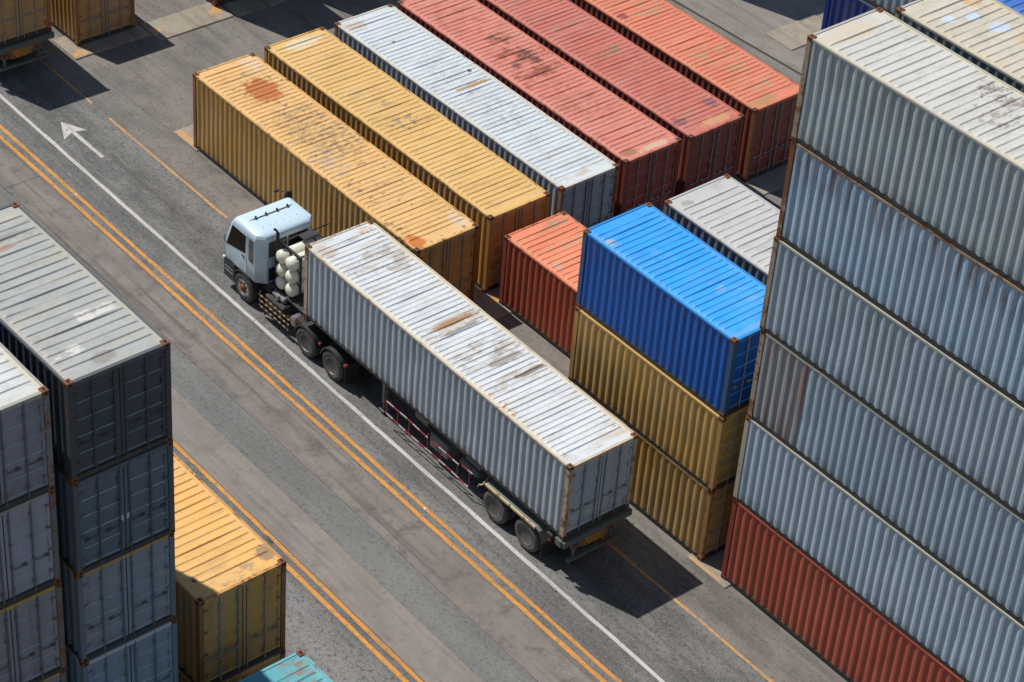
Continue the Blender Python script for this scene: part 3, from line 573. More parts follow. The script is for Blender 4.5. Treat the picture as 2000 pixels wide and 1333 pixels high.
HC, SD, L40, L20 = 2.896, 2.591, 12.192, 6.058
Z0 = PADH + 0.001
G_ROW = 'long containers parked side by side'
container(0.00, 0.00, Z0, L40, HC, 0.215, 'yellow_ring', 'long ochre container with orange rust ring and brown specks on its roof', G_ROW)
container(-0.105, 2.964, Z0, L40, HC, 0.225, 'yellow_plain', 'long ochre container with clean yellow roof and one grey scuff', G_ROW)
container(-0.085, 5.889, Z0, L40, HC, 0.215, 'white_strip', 'long blue grey container with white roof crossed by one tan strip', G_ROW, yaw=-0.15)
container(-0.08, 8.60, Z0, L40, HC, 0.215, 'red_stained', 'long red container with dark brown stains over its pink faded roof', G_ROW)
container(0.015, 11.36, Z0, L40, HC, 0.215, 'red_patched', 'long dull red container with two purple patches at the door end of its roof', G_ROW)
container(0.006, 14.30, Z0, L40, HC, 0.215, 'orange_moss', 'long orange roofed container with mossy olive blotches at the end of the row', G_ROW)
container(12.72, 3.01, Z0, L20, SD, 0.24, 'orange_short', 'short orange red container tucked between the long row and the blue one', lead=0.42)
container(19.23, 0.07, Z0, L20, SD, 0.23, 'yellow_stack_low', 'mustard container on the ground under two others of the blue topped stack', 'mustard containers under the blue one')
container(19.25, 0.05, Z0 + SD, L20, SD, 0.23, 'yellow_stack', 'mustard container directly beneath the bright blue one', 'mustard containers under the blue one')
container(19.20, 0.09, Z0 + 2 * SD, L20, SD, 0.23, 'blue', 'bright blue container on top of two mustard ones')
for i, k in enumerate(('slate_mid', 'steel', 'white_pale')):
    container(19.40, 2.93, Z0 + i * SD, L20, SD, 0.27, k, ['dark slate container at the bottom of the stack behind the mustard ones', 'steel grey container second in the stack behind the mustard ones', 'pale grey white roofed container behind the bright blue one'][i], 'stack behind the blue container', lead=0.62, detail=i == 2)
TALL = ['tall_red', 'tall_pale', 'tall_patch', 'tall_third', 'tall_rusty', 'tall_top']
TL = ['brick red container at the foot of the tall six high stack', 'pale blue grey container directly on the brick red one of the tall stack', 'blue grey container with a brown rust streaked end section in the tall stack',
      'plain blue grey container just under the rust streaked blue one of the tall stack', 'light blue container with orange rust runs and rusty rails in the tall stack', 'grey blue container with greyish white roof on top of the tall stack']
dx = [0.02, 0.0, 0.03, -0.02, 0.02, 0.0]
for i in range(6): container(26.02 + dx[i], 0.10 + 0.4 * dx[i], Z0 + i * HC, L40, HC, 0.272, TALL[i], TL[i], 'tall six high stack', yaw=-0.1, lead=0.60)
for i in range(6):
    container(25.95, 3.27, Z0 + i * HC, L40, HC if i < 5 else SD, 0.272, 'cream' if i == 5 else ('steel', 'tall_third')[i % 2], 'cream roofed container with pale blue touch-up patches beside the tall stack' if i == 5 else 'grey blue container hidden under the cream roofed one', 'stack under the cream roofed container', lead=0.60, detail=False)
for i in range(6):
    container(26.0, 6.05, Z0 + i * HC - (0 if i < 5 else SD - SD + (HC - SD)), L40, HC if i < 4 else SD, 0.272, 'royal_blue', 'royal blue container on top of the stack beyond the cream roofed one' if i == 5 else 'royal blue container hidden under the topmost royal blue one', 'royal blue stack', lead=0.60, detail=False)
for i in range(6):
    container(19.2, 8.63, Z0 + i * SD, L20, SD, 0.27, 'steel' if i == 5 else 'navy', 'steel grey container standing on the navy one behind the tall stack' if i == 5 else ('navy blue container just under the steel grey one behind the tall stack' if i == 4 else 'navy blue container hidden low behind the tall stack'), 'navy stack behind the tall stack', lead=0.6, detail=False)
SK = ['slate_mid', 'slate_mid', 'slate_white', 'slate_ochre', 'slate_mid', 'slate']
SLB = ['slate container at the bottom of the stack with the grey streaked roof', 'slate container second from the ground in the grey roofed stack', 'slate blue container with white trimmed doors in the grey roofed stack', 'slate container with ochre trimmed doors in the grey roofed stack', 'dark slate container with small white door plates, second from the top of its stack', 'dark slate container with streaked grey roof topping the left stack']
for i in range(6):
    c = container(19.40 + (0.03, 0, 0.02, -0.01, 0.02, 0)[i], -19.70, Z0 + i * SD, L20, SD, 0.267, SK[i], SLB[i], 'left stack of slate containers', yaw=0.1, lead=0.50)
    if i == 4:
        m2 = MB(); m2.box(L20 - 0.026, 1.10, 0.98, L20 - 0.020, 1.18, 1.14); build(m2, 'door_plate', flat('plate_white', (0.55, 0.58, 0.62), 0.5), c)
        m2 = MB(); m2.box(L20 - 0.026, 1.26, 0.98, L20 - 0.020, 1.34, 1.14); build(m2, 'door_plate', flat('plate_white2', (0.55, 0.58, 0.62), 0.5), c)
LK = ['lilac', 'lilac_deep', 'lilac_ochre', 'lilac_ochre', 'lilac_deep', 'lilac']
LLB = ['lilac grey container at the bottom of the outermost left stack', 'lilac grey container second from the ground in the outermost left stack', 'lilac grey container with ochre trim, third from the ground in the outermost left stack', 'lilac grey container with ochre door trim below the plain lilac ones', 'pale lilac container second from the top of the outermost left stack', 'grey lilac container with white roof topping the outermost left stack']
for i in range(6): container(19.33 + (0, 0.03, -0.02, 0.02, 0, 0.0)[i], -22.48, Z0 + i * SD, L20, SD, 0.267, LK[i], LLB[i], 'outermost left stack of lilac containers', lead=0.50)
AMB = [(18.72, -16.21, Z0, 1.295, 'yellow_lone', 'half height ochre container on the ground under the amber stack'), (18.72, -16.21, Z0 + 1.295, HC, 'yellow_lone', 'ochre container directly below the amber one'), (18.70, -16.21, Z0 + 1.295 + HC, HC, 'amber', 'amber container with sunlit orange yellow roof and brown worn door edge')]
for i, (ax, ay2, az2, ah, ak, al) in enumerate(AMB): container(ax, ay2, az2, L20, ah, 0.262, ak, al, 'stack under the amber container', lead=0.50, detail=i == 2)
for i in range(2): container(26.00, -16.66, Z0 + i * SD, L20, SD if i == 0 else HC, 0.267, 'turquoise', 'turquoise container in front of the amber container doors' if i else 'turquoise container hidden under the other turquoise one', 'turquoise stack', lead=0.5, detail=False)
container(-7.66 - L40, 0.15, Z0, L40, HC, 0.215, 'yellow_lone', 'ochre container parked on the ground beside the trailer ahead', 'yellow containers seen from their doors')
for k, y in enumerate((5.80, 8.74)):
    for i in range(2): container(-7.30 - L40, y, Z0 + i * HC, L40, HC, 0.215, 'dark_red', 'dark red container by the concrete pad with orange splashes' if (k, i) == (0, 0) else 'dark red container mostly hidden by the row', 'dark red stacks at the far end', detail=i == 0)
for i in range(3): container(-12.0, 22.0, Z0 + i * HC, L40, HC, 0.215, 'steel', 'steel grey container of the out of view stack shading the apron', 'stack beyond the apron', detail=False)
#TRUCK
# ================================================================== TRUCK, TRAILER AND LOAD
def car_paint(name, c):
    s = NT(name); tc = s.new('ShaderNodeTexCoord').outputs['Object']
    n = s.noise(tc, 2.2, 7, 0.7); f = s.noise(s.scale(tc, (1, 9, 1)), 3.0, 6, 0.75)
    sep = s.new('ShaderNodeSeparateXYZ'); s.l.new(tc, sep.inputs[0])
    k = s.mix(s.math('MULTIPLY', s.ramp(n, 0.45, 0.72), 0.35), c, tuple(v * 0.75 for v in c))
    k = s.mix(s.math('MULTIPLY', s.ramp(f, 0.58, 0.74), 0.45), k, (0.50, 0.50, 0.45))
    k = s.mix(s.mul(s.ramp(sep.outputs[2], 1.75, 1.1), s.ramp(n, 0.3, 0.6), 0.5), k, (0.22, 0.21, 0.20))
    return s.done(k, s.ramp(n, 0.3, 0.7, 0.28, 0.5), n, 0.08, 0.01)
M_CAB = car_paint('cab_paint', (0.53, 0.665, 0.75))
M_BLK = flat('chassis_black', (0.028, 0.027, 0.027), 0.7, c2=(0.055, 0.05, 0.045)); M_PLAST = flat('black_plastic', (0.035, 0.035, 0.037), 0.55)
M_GLASS = NT('dark_glass').done((0.006, 0.007, 0.008), 0.25, spec=0.08); M_GLASS2 = flat('tinted_glass', (0.10, 0.115, 0.10), 0.12, c2=(0.05, 0.06, 0.055), scale=2.0, bump=0.0)
M_TYRE = flat('tyre_rubber', (0.040, 0.038, 0.037), 0.85, c2=(0.085, 0.078, 0.072), scale=5); M_TYRE_D = flat('tyre_dusty', (0.125, 0.118, 0.110), 0.9, c2=(0.075, 0.07, 0.066), scale=4)
M_RIM = flat('rim_steel', (0.30, 0.30, 0.31), 0.45, metal=0.5, c2=(0.14, 0.13, 0.125)); M_RIM_D = flat('rim_dirty', (0.12, 0.115, 0.11), 0.7, c2=(0.06, 0.055, 0.05))
M_HUB_R = flat('hub_red', (0.32, 0.05, 0.035), 0.6); M_HUB_O = rusty('hub_rust', (0.36, 0.14, 0.06), 0.6); M_HUB_B = flat('hub_black', (0.03, 0.03, 0.03), 0.6)
M_GAS = flat('gas_bottle', (0.74, 0.73, 0.60), 0.4, 0.12, 3.0); M_PIPE = rusty('exhaust_rust', (0.045, 0.036, 0.032), 0.2)
M_TR = rusty('trailer_steel', (0.060, 0.058, 0.055), 0.25); M_TRG = rusty('trailer_green', (0.115, 0.145, 0.125), 0.32); M_FEND = rusty('fender_grey', (0.17, 0.185, 0.165), 0.2); M_FEDGE = rusty('fender_edge', (0.62, 0.50, 0.28), 0.3)
M_LAMP_R = flat('lamp_red', (0.26, 0.03, 0.025), 0.4); M_LAMP_W = flat('lamp_clear', (0.7, 0.7, 0.68), 0.2); M_ALU = flat('tank_alloy', (0.45, 0.46, 0.5), 0.35, metal=0.7, c2=(0.2, 0.2, 0.22)); M_BOX = flat('toolbox_grey', (0.16, 0.165, 0.165), 0.6)
M_RIMC = flat('rim_bright', (0.55, 0.54, 0.52), 0.35, metal=0.6, c2=(0.25, 0.22, 0.2))
M_CHROME = flat('chrome', (0.7, 0.7, 0.7), 0.2, metal=0.9)
def banded(name, a, b, period, slant=0.0, duty=0.5):
    s = NT(name); sep = s.new('ShaderNodeSeparateXYZ'); s.l.new(s.new('ShaderNodeTexCoord').outputs['Object'], sep.inputs[0])
    q = s.math('ADD', sep.outputs[0], s.math('MULTIPLY', sep.outputs[2], slant))
    k = s.math('GREATER_THAN', s.math('FRACT', s.math('DIVIDE', s.math('ADD', q, 50.0), period)), duty)
    nn = s.noise(s.b.inputs and s.new('ShaderNodeTexCoord').outputs['Object'], 9, 5, 0.7)
    return s.done(s.mix(s.math('MULTIPLY', s.ramp(nn, 0.5, 0.7), 0.5), s.mix(k, a, b), (0.1, 0.07, 0.06)), 0.45)
M_YB = banded('guard_yellow_black', (0.40, 0.22, 0.07), (0.025, 0.025, 0.025), 0.24, duty=0.42); M_RW = banded('guard_red_white', (0.30, 0.035, 0.055), (0.46, 0.42, 0.40), 0.62)
M_RED_S = flat('guard_red', (0.28, 0.04, 0.05), 0.6)

def wheel(parent, cx, yo, r, w, inward, tyre, rim, hub, deep=0.10, dual=False, hubr=0.12):
    """tyre part with rim and hub sub-parts; yo = outer face, inward = +1/-1 direction to the middle of the vehicle"""
    c = (cx, yo, r); t = MB(); k = inward
    def tyre_at(t, y):
        t.lathe_y((cx, y, r), [(r * 0.60, k * 0.03), (r * 0.66, k * 0.008), (r * 0.86, 0.0), (r * 0.955, k * 0.03), (r, k * 0.06), (r, k * (w - 0.06)), (r * 0.955, k * (w - 0.03)), (r * 0.86, k * w), (r * 0.60, k * (w - 0.03))], 30)
    tyre_at(t, yo)
    if dual: tyre_at(t, yo + k * (w + 0.07))
    o = build(t, 'wheel', tyre, parent, 40)
    m = MB(); m.lathe_y(c, [(r * 0.60, k * (w - 0.05)), (r * 0.61, k * 0.012), (r * 0.575, k * 0.010), (r * 0.54, k * 0.03), (r * 0.50, k * deep), (r * 0.30, k * (deep + 0.02)), (0.001, k * (deep + 0.02))], 26)
    for i in range(8):
        a = 2 * math.pi * i / 8; m.lathe_y((cx + r * 0.38 * math.cos(a), yo, r + r * 0.38 * math.sin(a)), [(0.026, k * (deep + 0.012)), (0.024, k * (deep - 0.012)), (0.001, k * (deep - 0.014))], 6)
    build(m, 'rim', rim, o, 35)
    h = MB(); h.lathe_y(c, [(hubr, k * (deep + 0.015)), (hubr * 0.95, k * (deep - 0.05)), (hubr * 0.6, k * (deep - 0.085)), (0.001, k * (deep - 0.09))], 16)
    build(h, 'hub', hub, o, 35)
    return o
def arc_fender(parent, cx, r, y0, y1, a0=15, a1=165, th=0.018, zc=None, lip=0.03, name='fender', mat=None):
    m = MB(); n = 14; zc = zc if zc is not None else 0.5; rings = []
    for i in range(n + 1):
        t = R(a0 + (a1 - a0) * i / n); c, s_ = math.cos(t), math.sin(t)
        rings.append([(cx + r * c, y0, zc + r * s_), (cx + r * c, y1, zc + r * s_), (cx + (r + th) * c, y1, zc + (r + th) * s_), (cx + (r + th) * c, y0, zc + (r + th) * s_)])
    m.loft(rings)
    rings = []
    for i in range(n + 1):
        t = R(a0 + (a1 - a0) * i / n); c, s_ = math.cos(t), math.sin(t)
        rings.append([(cx + (r - 0.02) * c, y0 - 0.012, zc + (r - 0.02) * s_), (cx + (r - 0.02) * c, y0 + lip, zc + (r - 0.02) * s_), (cx + (r + th + 0.012) * c, y0 + lip, zc + (r + th + 0.012) * s_), (cx + (r + th + 0.012) * c, y0 - 0.012, zc + (r + th + 0.012) * s_)])
    m.loft(rings)
    return build(m, name, mat or M_PLAST, parent, 40)

def make_tractor(loc, rz):
    T = empty('semi_truck', loc, rz); CW = 2.10; F = -4.24; B = -2.33
    # ---- cab shell
    def ring(x0, x1, y0, y1, z, r=0.16, rb=None, n=4):
        rb = rb or r; pts = []
        for (cx, cy, a0, rr) in ((x1 - rb, y0 + rb, -90, rb), (x1 - rb, y1 - rb, 0, rb), (x0 + r, y1 - r, 90, r), (x0 + r, y0 + r, 180, r)):
            nn = 1 if a0 < 90 else n
            for i in range(nn + 1):
                t = R(a0 + 90 * i / nn); pts.append((cx + rr * math.cos(t), cy + rr * math.sin(t), z))
        return pts
    m = MB(); k = 0.27
    m.loft([ring(F + 0.03, B, 0.03, CW - 0.03, 1.06, 0.08, k), ring(F, B, 0.0, CW, 1.12, 0.09, k), ring(F, B, 0.0, CW, 1.76, 0.10, k), ring(F + 0.05, B, 0.0, CW, 1.88, 0.10, k), ring(F + 0.34, B, 0.0, CW, 2.60, 0.10, k), ring(F + 0.40, B + 0.03, -0.012, CW + 0.012, 2.64, 0.10, 0.24),
            ring(F + 0.45, B + 0.03, -0.010, CW + 0.010, 2.76, 0.11, 0.22), ring(F + 0.51, B - 0.02, 0.03, CW - 0.03, 2.845, 0.12, 0.20), ring(F + 0.60, B - 0.10, 0.11, CW - 0.11, 2.885, 0.13, 0.20), ring(F + 0.92, B - 0.34, 0.36, CW - 0.36, 2.905, 0.16, 0.2)])
    cab = build(m, 'cab', M_CAB, T, 36)
    for i in range(6):
        y = 0.42 + i * 0.25; rb_ = MB(); rb_.loft([[(-3.12, y - 0.03, 2.885), (-3.12, y + 0.03, 2.885), (-2.72, y + 0.03, 2.885), (-2.72, y - 0.03, 2.885)], [(-3.10, y - 0.014, 2.922), (-3.10, y + 0.014, 2.922), (-2.74, y + 0.014, 2.922), (-2.74, y - 0.014, 2.922)]]); build(rb_, 'roof_rib', M_CAB, cab)
    def panel(name, poly, axis, off, mat, th=0.014, parent=cab):
        """polygon plate on a side (axis y) or rear (axis x) plane, th proud of it"""
        q = MB(); n = len(poly)
        def P(a, z, d): return (a, off + d, z) if axis == 'y' else (off + d, a, z)
        sg = 1 if th > 0 else -1
        q.loft([[P(a, z, -0.03 * sg) for a, z in poly], [P(a, z, th) for a, z in poly]])
        return build(q, name, mat, parent)
    for (yy, sg) in ((0.0, -1), (CW, 1)):
        d = panel('door', [(-4.12, 1.16), (-3.03, 1.16), (-3.00, 2.60), (-3.78, 2.60), (-4.12, 1.84)], 'y', yy, M_CAB, 0.010 * sg)
        panel('window', [(-4.10, 1.70), (-3.09, 1.90), (-3.04, 2.57), (-3.77, 2.57)], 'y', yy, M_GLASS, 0.018 * sg, d)
        panel('door_handle', [(-3.26, 1.72), (-3.11, 1.72), (-3.11, 1.76), (-3.26, 1.76)], 'y', yy, M_PLAST, 0.035 * sg, d)
        panel('side_window', [(-2.91, 1.74), (-2.68, 1.74), (-2.67, 2.58), (-2.89, 2.58)], 'y', yy, M_GLASS2, 0.016 * sg)
        panel('door_step', [(-4.10, 0.55), (-3.80, 0.55), (-3.80, 1.08), (-4.10, 1.08)], 'y', yy + sg * -0.02, M_PLAST, 0.03 * sg, T)
    for (a, b) in ((0.38, 0.98), (1.10, 1.76)):
        panel('window_frame', [(a - 0.035, 2.03), (b + 0.035, 2.03), (b + 0.035, 2.59), (a - 0.035, 2.59)], 'x', B, M_PLAST, 0.012)
        panel('rear_window', [(a, 2.065), (b, 2.065), (b, 2.555), (a, 2.555)], 'x', B, M_GLASS2 if a < 1 else M_GLASS, 0.020)
    panel('rear_vent', [(0.34, 1.16), (0.75, 1.16), (0.75, 1.62), (0.34, 1.62)], 'x', B, M_PLAST, 0.02)
    # windscreen, grille, headlights (front face)
    q = MB(); q.loft([[(F + 0.08, 0.16, 1.95), (F + 0.08, CW - 0.16, 1.95), (F + 0.27, CW - 0.18, 2.44), (F + 0.27, 0.18, 2.44)], [(F + 0.035, 0.16, 1.96), (F + 0.035, CW - 0.16, 1.96), (F + 0.235, CW - 0.18, 2.45), (F + 0.235, 0.18, 2.45)]]); build(q, 'windscreen', M_GLASS, cab)
    q = MB(); q.box(F - 0.015, 0.45, 1.22, F + 0.02, CW - 0.45, 1.62)
    for i in range(4): q.box(F - 0.03, 0.43, 1.26 + i * 0.09, F - 0.012, CW - 0.43, 1.30 + i * 0.09)
    build(q, 'grille', M_PLAST, cab)
    # roof light bar
    q = MB(); q.tube([(-3.28, 0.22, 2.87), (-3.24, 0.42, 2.918), (-3.24, 1.70, 2.918), (-3.28, 1.90, 2.87)], 0.022, 6); bar = build(q, 'light_bar', M_BOX, cab)
    for y in (0.48, 0.86, 1.27, 1.66):
        q = MB(); q.bbox(-3.270, y - 0.03, 2.925, -3.210, y + 0.03, 3.01, 0.012); build(q, 'marker_lamp', M_PLAST, bar)
    for y in (0.30, 1.80):
        q = MB(); q.bbox(-3.70, y - 0.02, 2.79, -3.66, y + 0.02, 2.85, 0.008); build(q, 'marker_lamp', M_PLAST, cab)
    # far mirror on an arm (the near one is folded)
    for yy, sg in ((CW, 1), (0.0, -1)):
        q = MB()
        if sg > 0:
            q.tube([(-4.05, yy - 0.05, 2.62), (-4.25, yy + 0.22, 2.66), (-4.25, yy + 0.34, 2.55), (-4.25, yy + 0.30, 2.05), (-4.10, yy - 0.02, 1.95)], 0.018, 6)
            q.bbox(-4.34, yy + 0.22, 2.18, -4.24, yy + 0.46, 2.60, 0.02); q.bbox(-4.70, yy + 0.04, 2.44, -4.60, yy + 0.20, 2.54, 0.02); q.tube([(-4.25, yy + 0.22, 2.62), (-4.65, yy + 0.12, 2.52)], 0.014, 6)
        else:
            q.tube([(-4.10, yy + 0.04, 1.98), (-4.20, yy - 0.035, 1.92), (-4.16, yy - 0.03, 1.70), (-4.10, yy + 0.02, 1.66)], 0.014, 6)
        build(q, 'mirror', M_PLAST, T)
    # bumper, front corner lamp
    q = MB(); q.loft([ring(F - 0.10, F + 0.60, -0.02, CW + 0.02, z, r, 0.04) for z, r in ((0.42, 0.10), (0.46, 0.13), (1.00, 0.13), (1.08, 0.11))]); bump = build(q, 'bumper', M_PLAST, T, 35)
    for y in (0.02, CW - 0.26):
        q = MB(); q.bbox(F - 0.125, y + 0.06, 0.70, F - 0.05, y + 0.24, 0.90, 0.015); build(q, 'headlight', M_LAMP_W, bump)
    q = MB(); q.bbox(F - 0.06, -0.05, 1.02, F + 0.06, 0.03, 1.14, 0.02); build(q, 'corner_lamp', M_LAMP_W, bump)
    q = MB(); q.box(F + 0.05, -0.026, 0.66, F + 0.50, -0.020, 0.70); q.box(F + 0.05, -0.026, 0.80, F + 0.50, -0.020, 0.83); build(q, 'bumper_trim', M_CHROME, bump)
    # chassis
    for y in (0.62, 1.48): build(MB().box(-4.0, y - 0.04, 0.72, 2.2, y + 0.04, 0.98), 'chassis_rail', M_BLK, T)
    q = MB()
    for x in (-2.0, -0.9, 0.1, 1.5, 2.1): q.box(x, 0.66, 0.76, x + 0.08, 1.44, 0.94)
    build(q, 'cross_member', M_BLK, T)
    q = MB(); q.bbox(-3.95, 0.45, 0.55, -2.35, 1.65, 1.12, 0.05); build(q, 'engine', M_BLK, T)
    q = MB(); q.bbox(-2.3, 0.35, 1.02, -0.35, 1.75, 1.10, 0.02); build(q, 'deck_plate', M_BLK, T)
    # wheels
    for yo, kk in ((-0.01, 1), (CW + 0.01, -1)):
        wheel(T, -3.22, yo, 0.50, 0.28, kk, M_TYRE, M_RIMC, M_HUB_O, deep=0.02, hubr=0.13)
        for x in (0.16, 1.52): wheel(T, x, yo + (-0.03 if kk > 0 else 0.20), 0.50, 0.26, kk, M_TYRE, M_RIM, M_HUB_R if x < 1 else M_HUB_B, deep=0.15, dual=True, hubr=0.10)
    for x in (0.16, 1.52): q = MB(); q.tube([(x, 0.3, 0.5), (x, 1.9, 0.5)], 0.09, 10); build(q, 'axle', M_BLK, T)
    arc_fender(T, -3.22, 0.57, 0.0, 0.36, 20, 160); arc_fender(T, -3.22, 0.57, CW - 0.36, CW, 20, 160)
    for x in (0.16, 1.52):
        arc_fender(T, x, 0.57, -0.03, 0.60, 12, 168); arc_fender(T, x, 0.57, CW - 0.45, CW + 0.20, 12, 168)
    for y in (0.0, CW - 0.50): q = MB(); q.box(2.13, y, 0.16, 2.15, y + 0.55, 0.88); build(q, 'mud_flap', M_PLAST, T)
    q = MB(); q.bbox(0.80, -0.02, 0.86, 0.90, 0.06, 0.94, 0.01); build(q, 'marker_lamp', M_LAMP_R, T)
    q = MB(); q.bbox(2.10, -0.03, 0.86, 2.20, 0.10, 0.93, 0.01); build(q, 'marker_lamp', M_LAMP_R, T)
    # fifth wheel plate
    q = MB(); q.bbox(0.35, 0.60, 0.99, 1.35, 1.50, 1.10, 0.02); build(q, 'fifth_wheel', M_BLK, T)
    # side guard with reflective bands, air tanks and battery box behind it
    for x0, x1, z in ((-2.36, -0.72, 0.78), (-2.36, -0.74, 0.575), (-2.36, -0.78, 0.37)): build(MB().box(x0, -0.02, z, x1, 0.015, z + 0.032), 'side_guard', M_YB, T)
    q = MB()
    for x in (-2.34, -1.60, -0.86): q.box(x, 0.016, 0.34, x + 0.05, 0.05, 0.90)
    build(q, 'guard_post', M_BLK, T)
    q = MB(); q.bbox(-2.15, 0.08, 0.40, -1.20, 0.58, 0.90, 0.04); build(q, 'battery_box', M_BLK, T)
    q = MB(); q.tube([(-1.95, 0.30, 0.99), (-1.93, 0.30, 0.99), (-1.35, 0.30, 0.99), (-1.33, 0.30, 0.99)], [0.06, 0.10, 0.10, 0.06], 14); build(q, 'air_filter', M_BOX, T, 40)
    q = MB(); q.tube([(-1.62, 0.20, 0.93), (-1.62, 0.20, 1.10)], 0.07, 12); build(q, 'filler_cap', M_ALU, T, 40)
    q = MB(); q.tube([(-0.66, 0.05, 0.76), (-0.66, 0.08, 0.76), (-0.66, 0.50, 0.76), (-0.66, 0.54, 0.76)], [0.10, 0.17, 0.17, 0.1], 16); build(q, 'air_tank', M_ALU, T, 40)
    q = MB(); q.box(-0.46, 0.06, 0.86, -0.10, 0.60, 1.02); build(q, 'valve_box', M_PIPE, T)
    # exhaust
    q = MB(); q.tube([(-2.08, 0.50, 0.9), (-2.08, 0.50, 3.05)], 0.055, 10); q.tube([(-2.08, 0.50, 3.05), (-2.10, 0.46, 3.16), (-2.16, 0.40, 3.20)], 0.04, 8); q.tube([(-2.08, 0.50, 1.5), (-2.08, 0.50, 2.3)], 0.075, 10)
    build(q, 'exhaust_pipe', M_PIPE, T, 40)
    # gas bottles in their rack
    for i, x in enumerate((-1.80, -1.30)):
        for j in range(3):
            z = 1.37 + 0.49 * j + (0.03 if i else 0.0); y0 = 0.32; y1 = 2.0; r = 0.226; q = MB()
            q.tube([(x, y0, z), (x, y0 + 0.012, z), (x, y0 + 0.04, z), (x, y0 + 0.09, z), (x, y0 + 0.16, z), (x, y1 - 0.16, z), (x, y1 - 0.09, z), (x, y1 - 0.03, z), (x, y1, z)], [0.05, 0.11, 0.170, 0.215, r, r, 0.215, 0.15, 0.05], 20)
            g = build(q, 'gas_bottle', M_GAS, T, 50)
            for ys in (0.62, 1.62): st_ = MB(); st_.tube([(x, ys, z), (x, ys + 0.05, z)], r + 0.006, 20, caps=False); build(st_, 'strap', M_PIPE, g, 50)
            v = MB(); v.tube([(x, y0 - 0.05, z), (x, y0 + 0.01, z)], 0.025, 8); build(v, 'valve', M_CHROME, g)
    for x in (-2.02, -1.525, -1.03):
        for y in (0.62, 1.80): build(MB().box(x - 0.02, y - 0.03, 1.10, x + 0.02, y + 0.03, 2.66), 'rack_post', M_PIPE, T)
    for y in (0.62, 1.80): build(MB().box(-2.04, y - 0.03, 2.66, -1.01, y + 0.03, 2.70), 'rack_bar', M_PIPE, T)
    for x in (-2.02, -1.03): build(MB().box(x - 0.02, 0.46, 2.70, x + 0.02, 2.35, 2.74), 'rack_bar', M_PIPE, T)
    q = MB(); q.bbox(-1.98, 1.2, 2.71, -1.66, 1.75, 2.78, 0.02); build(q, 'tool_tray', M_PLAST, T)
    return T

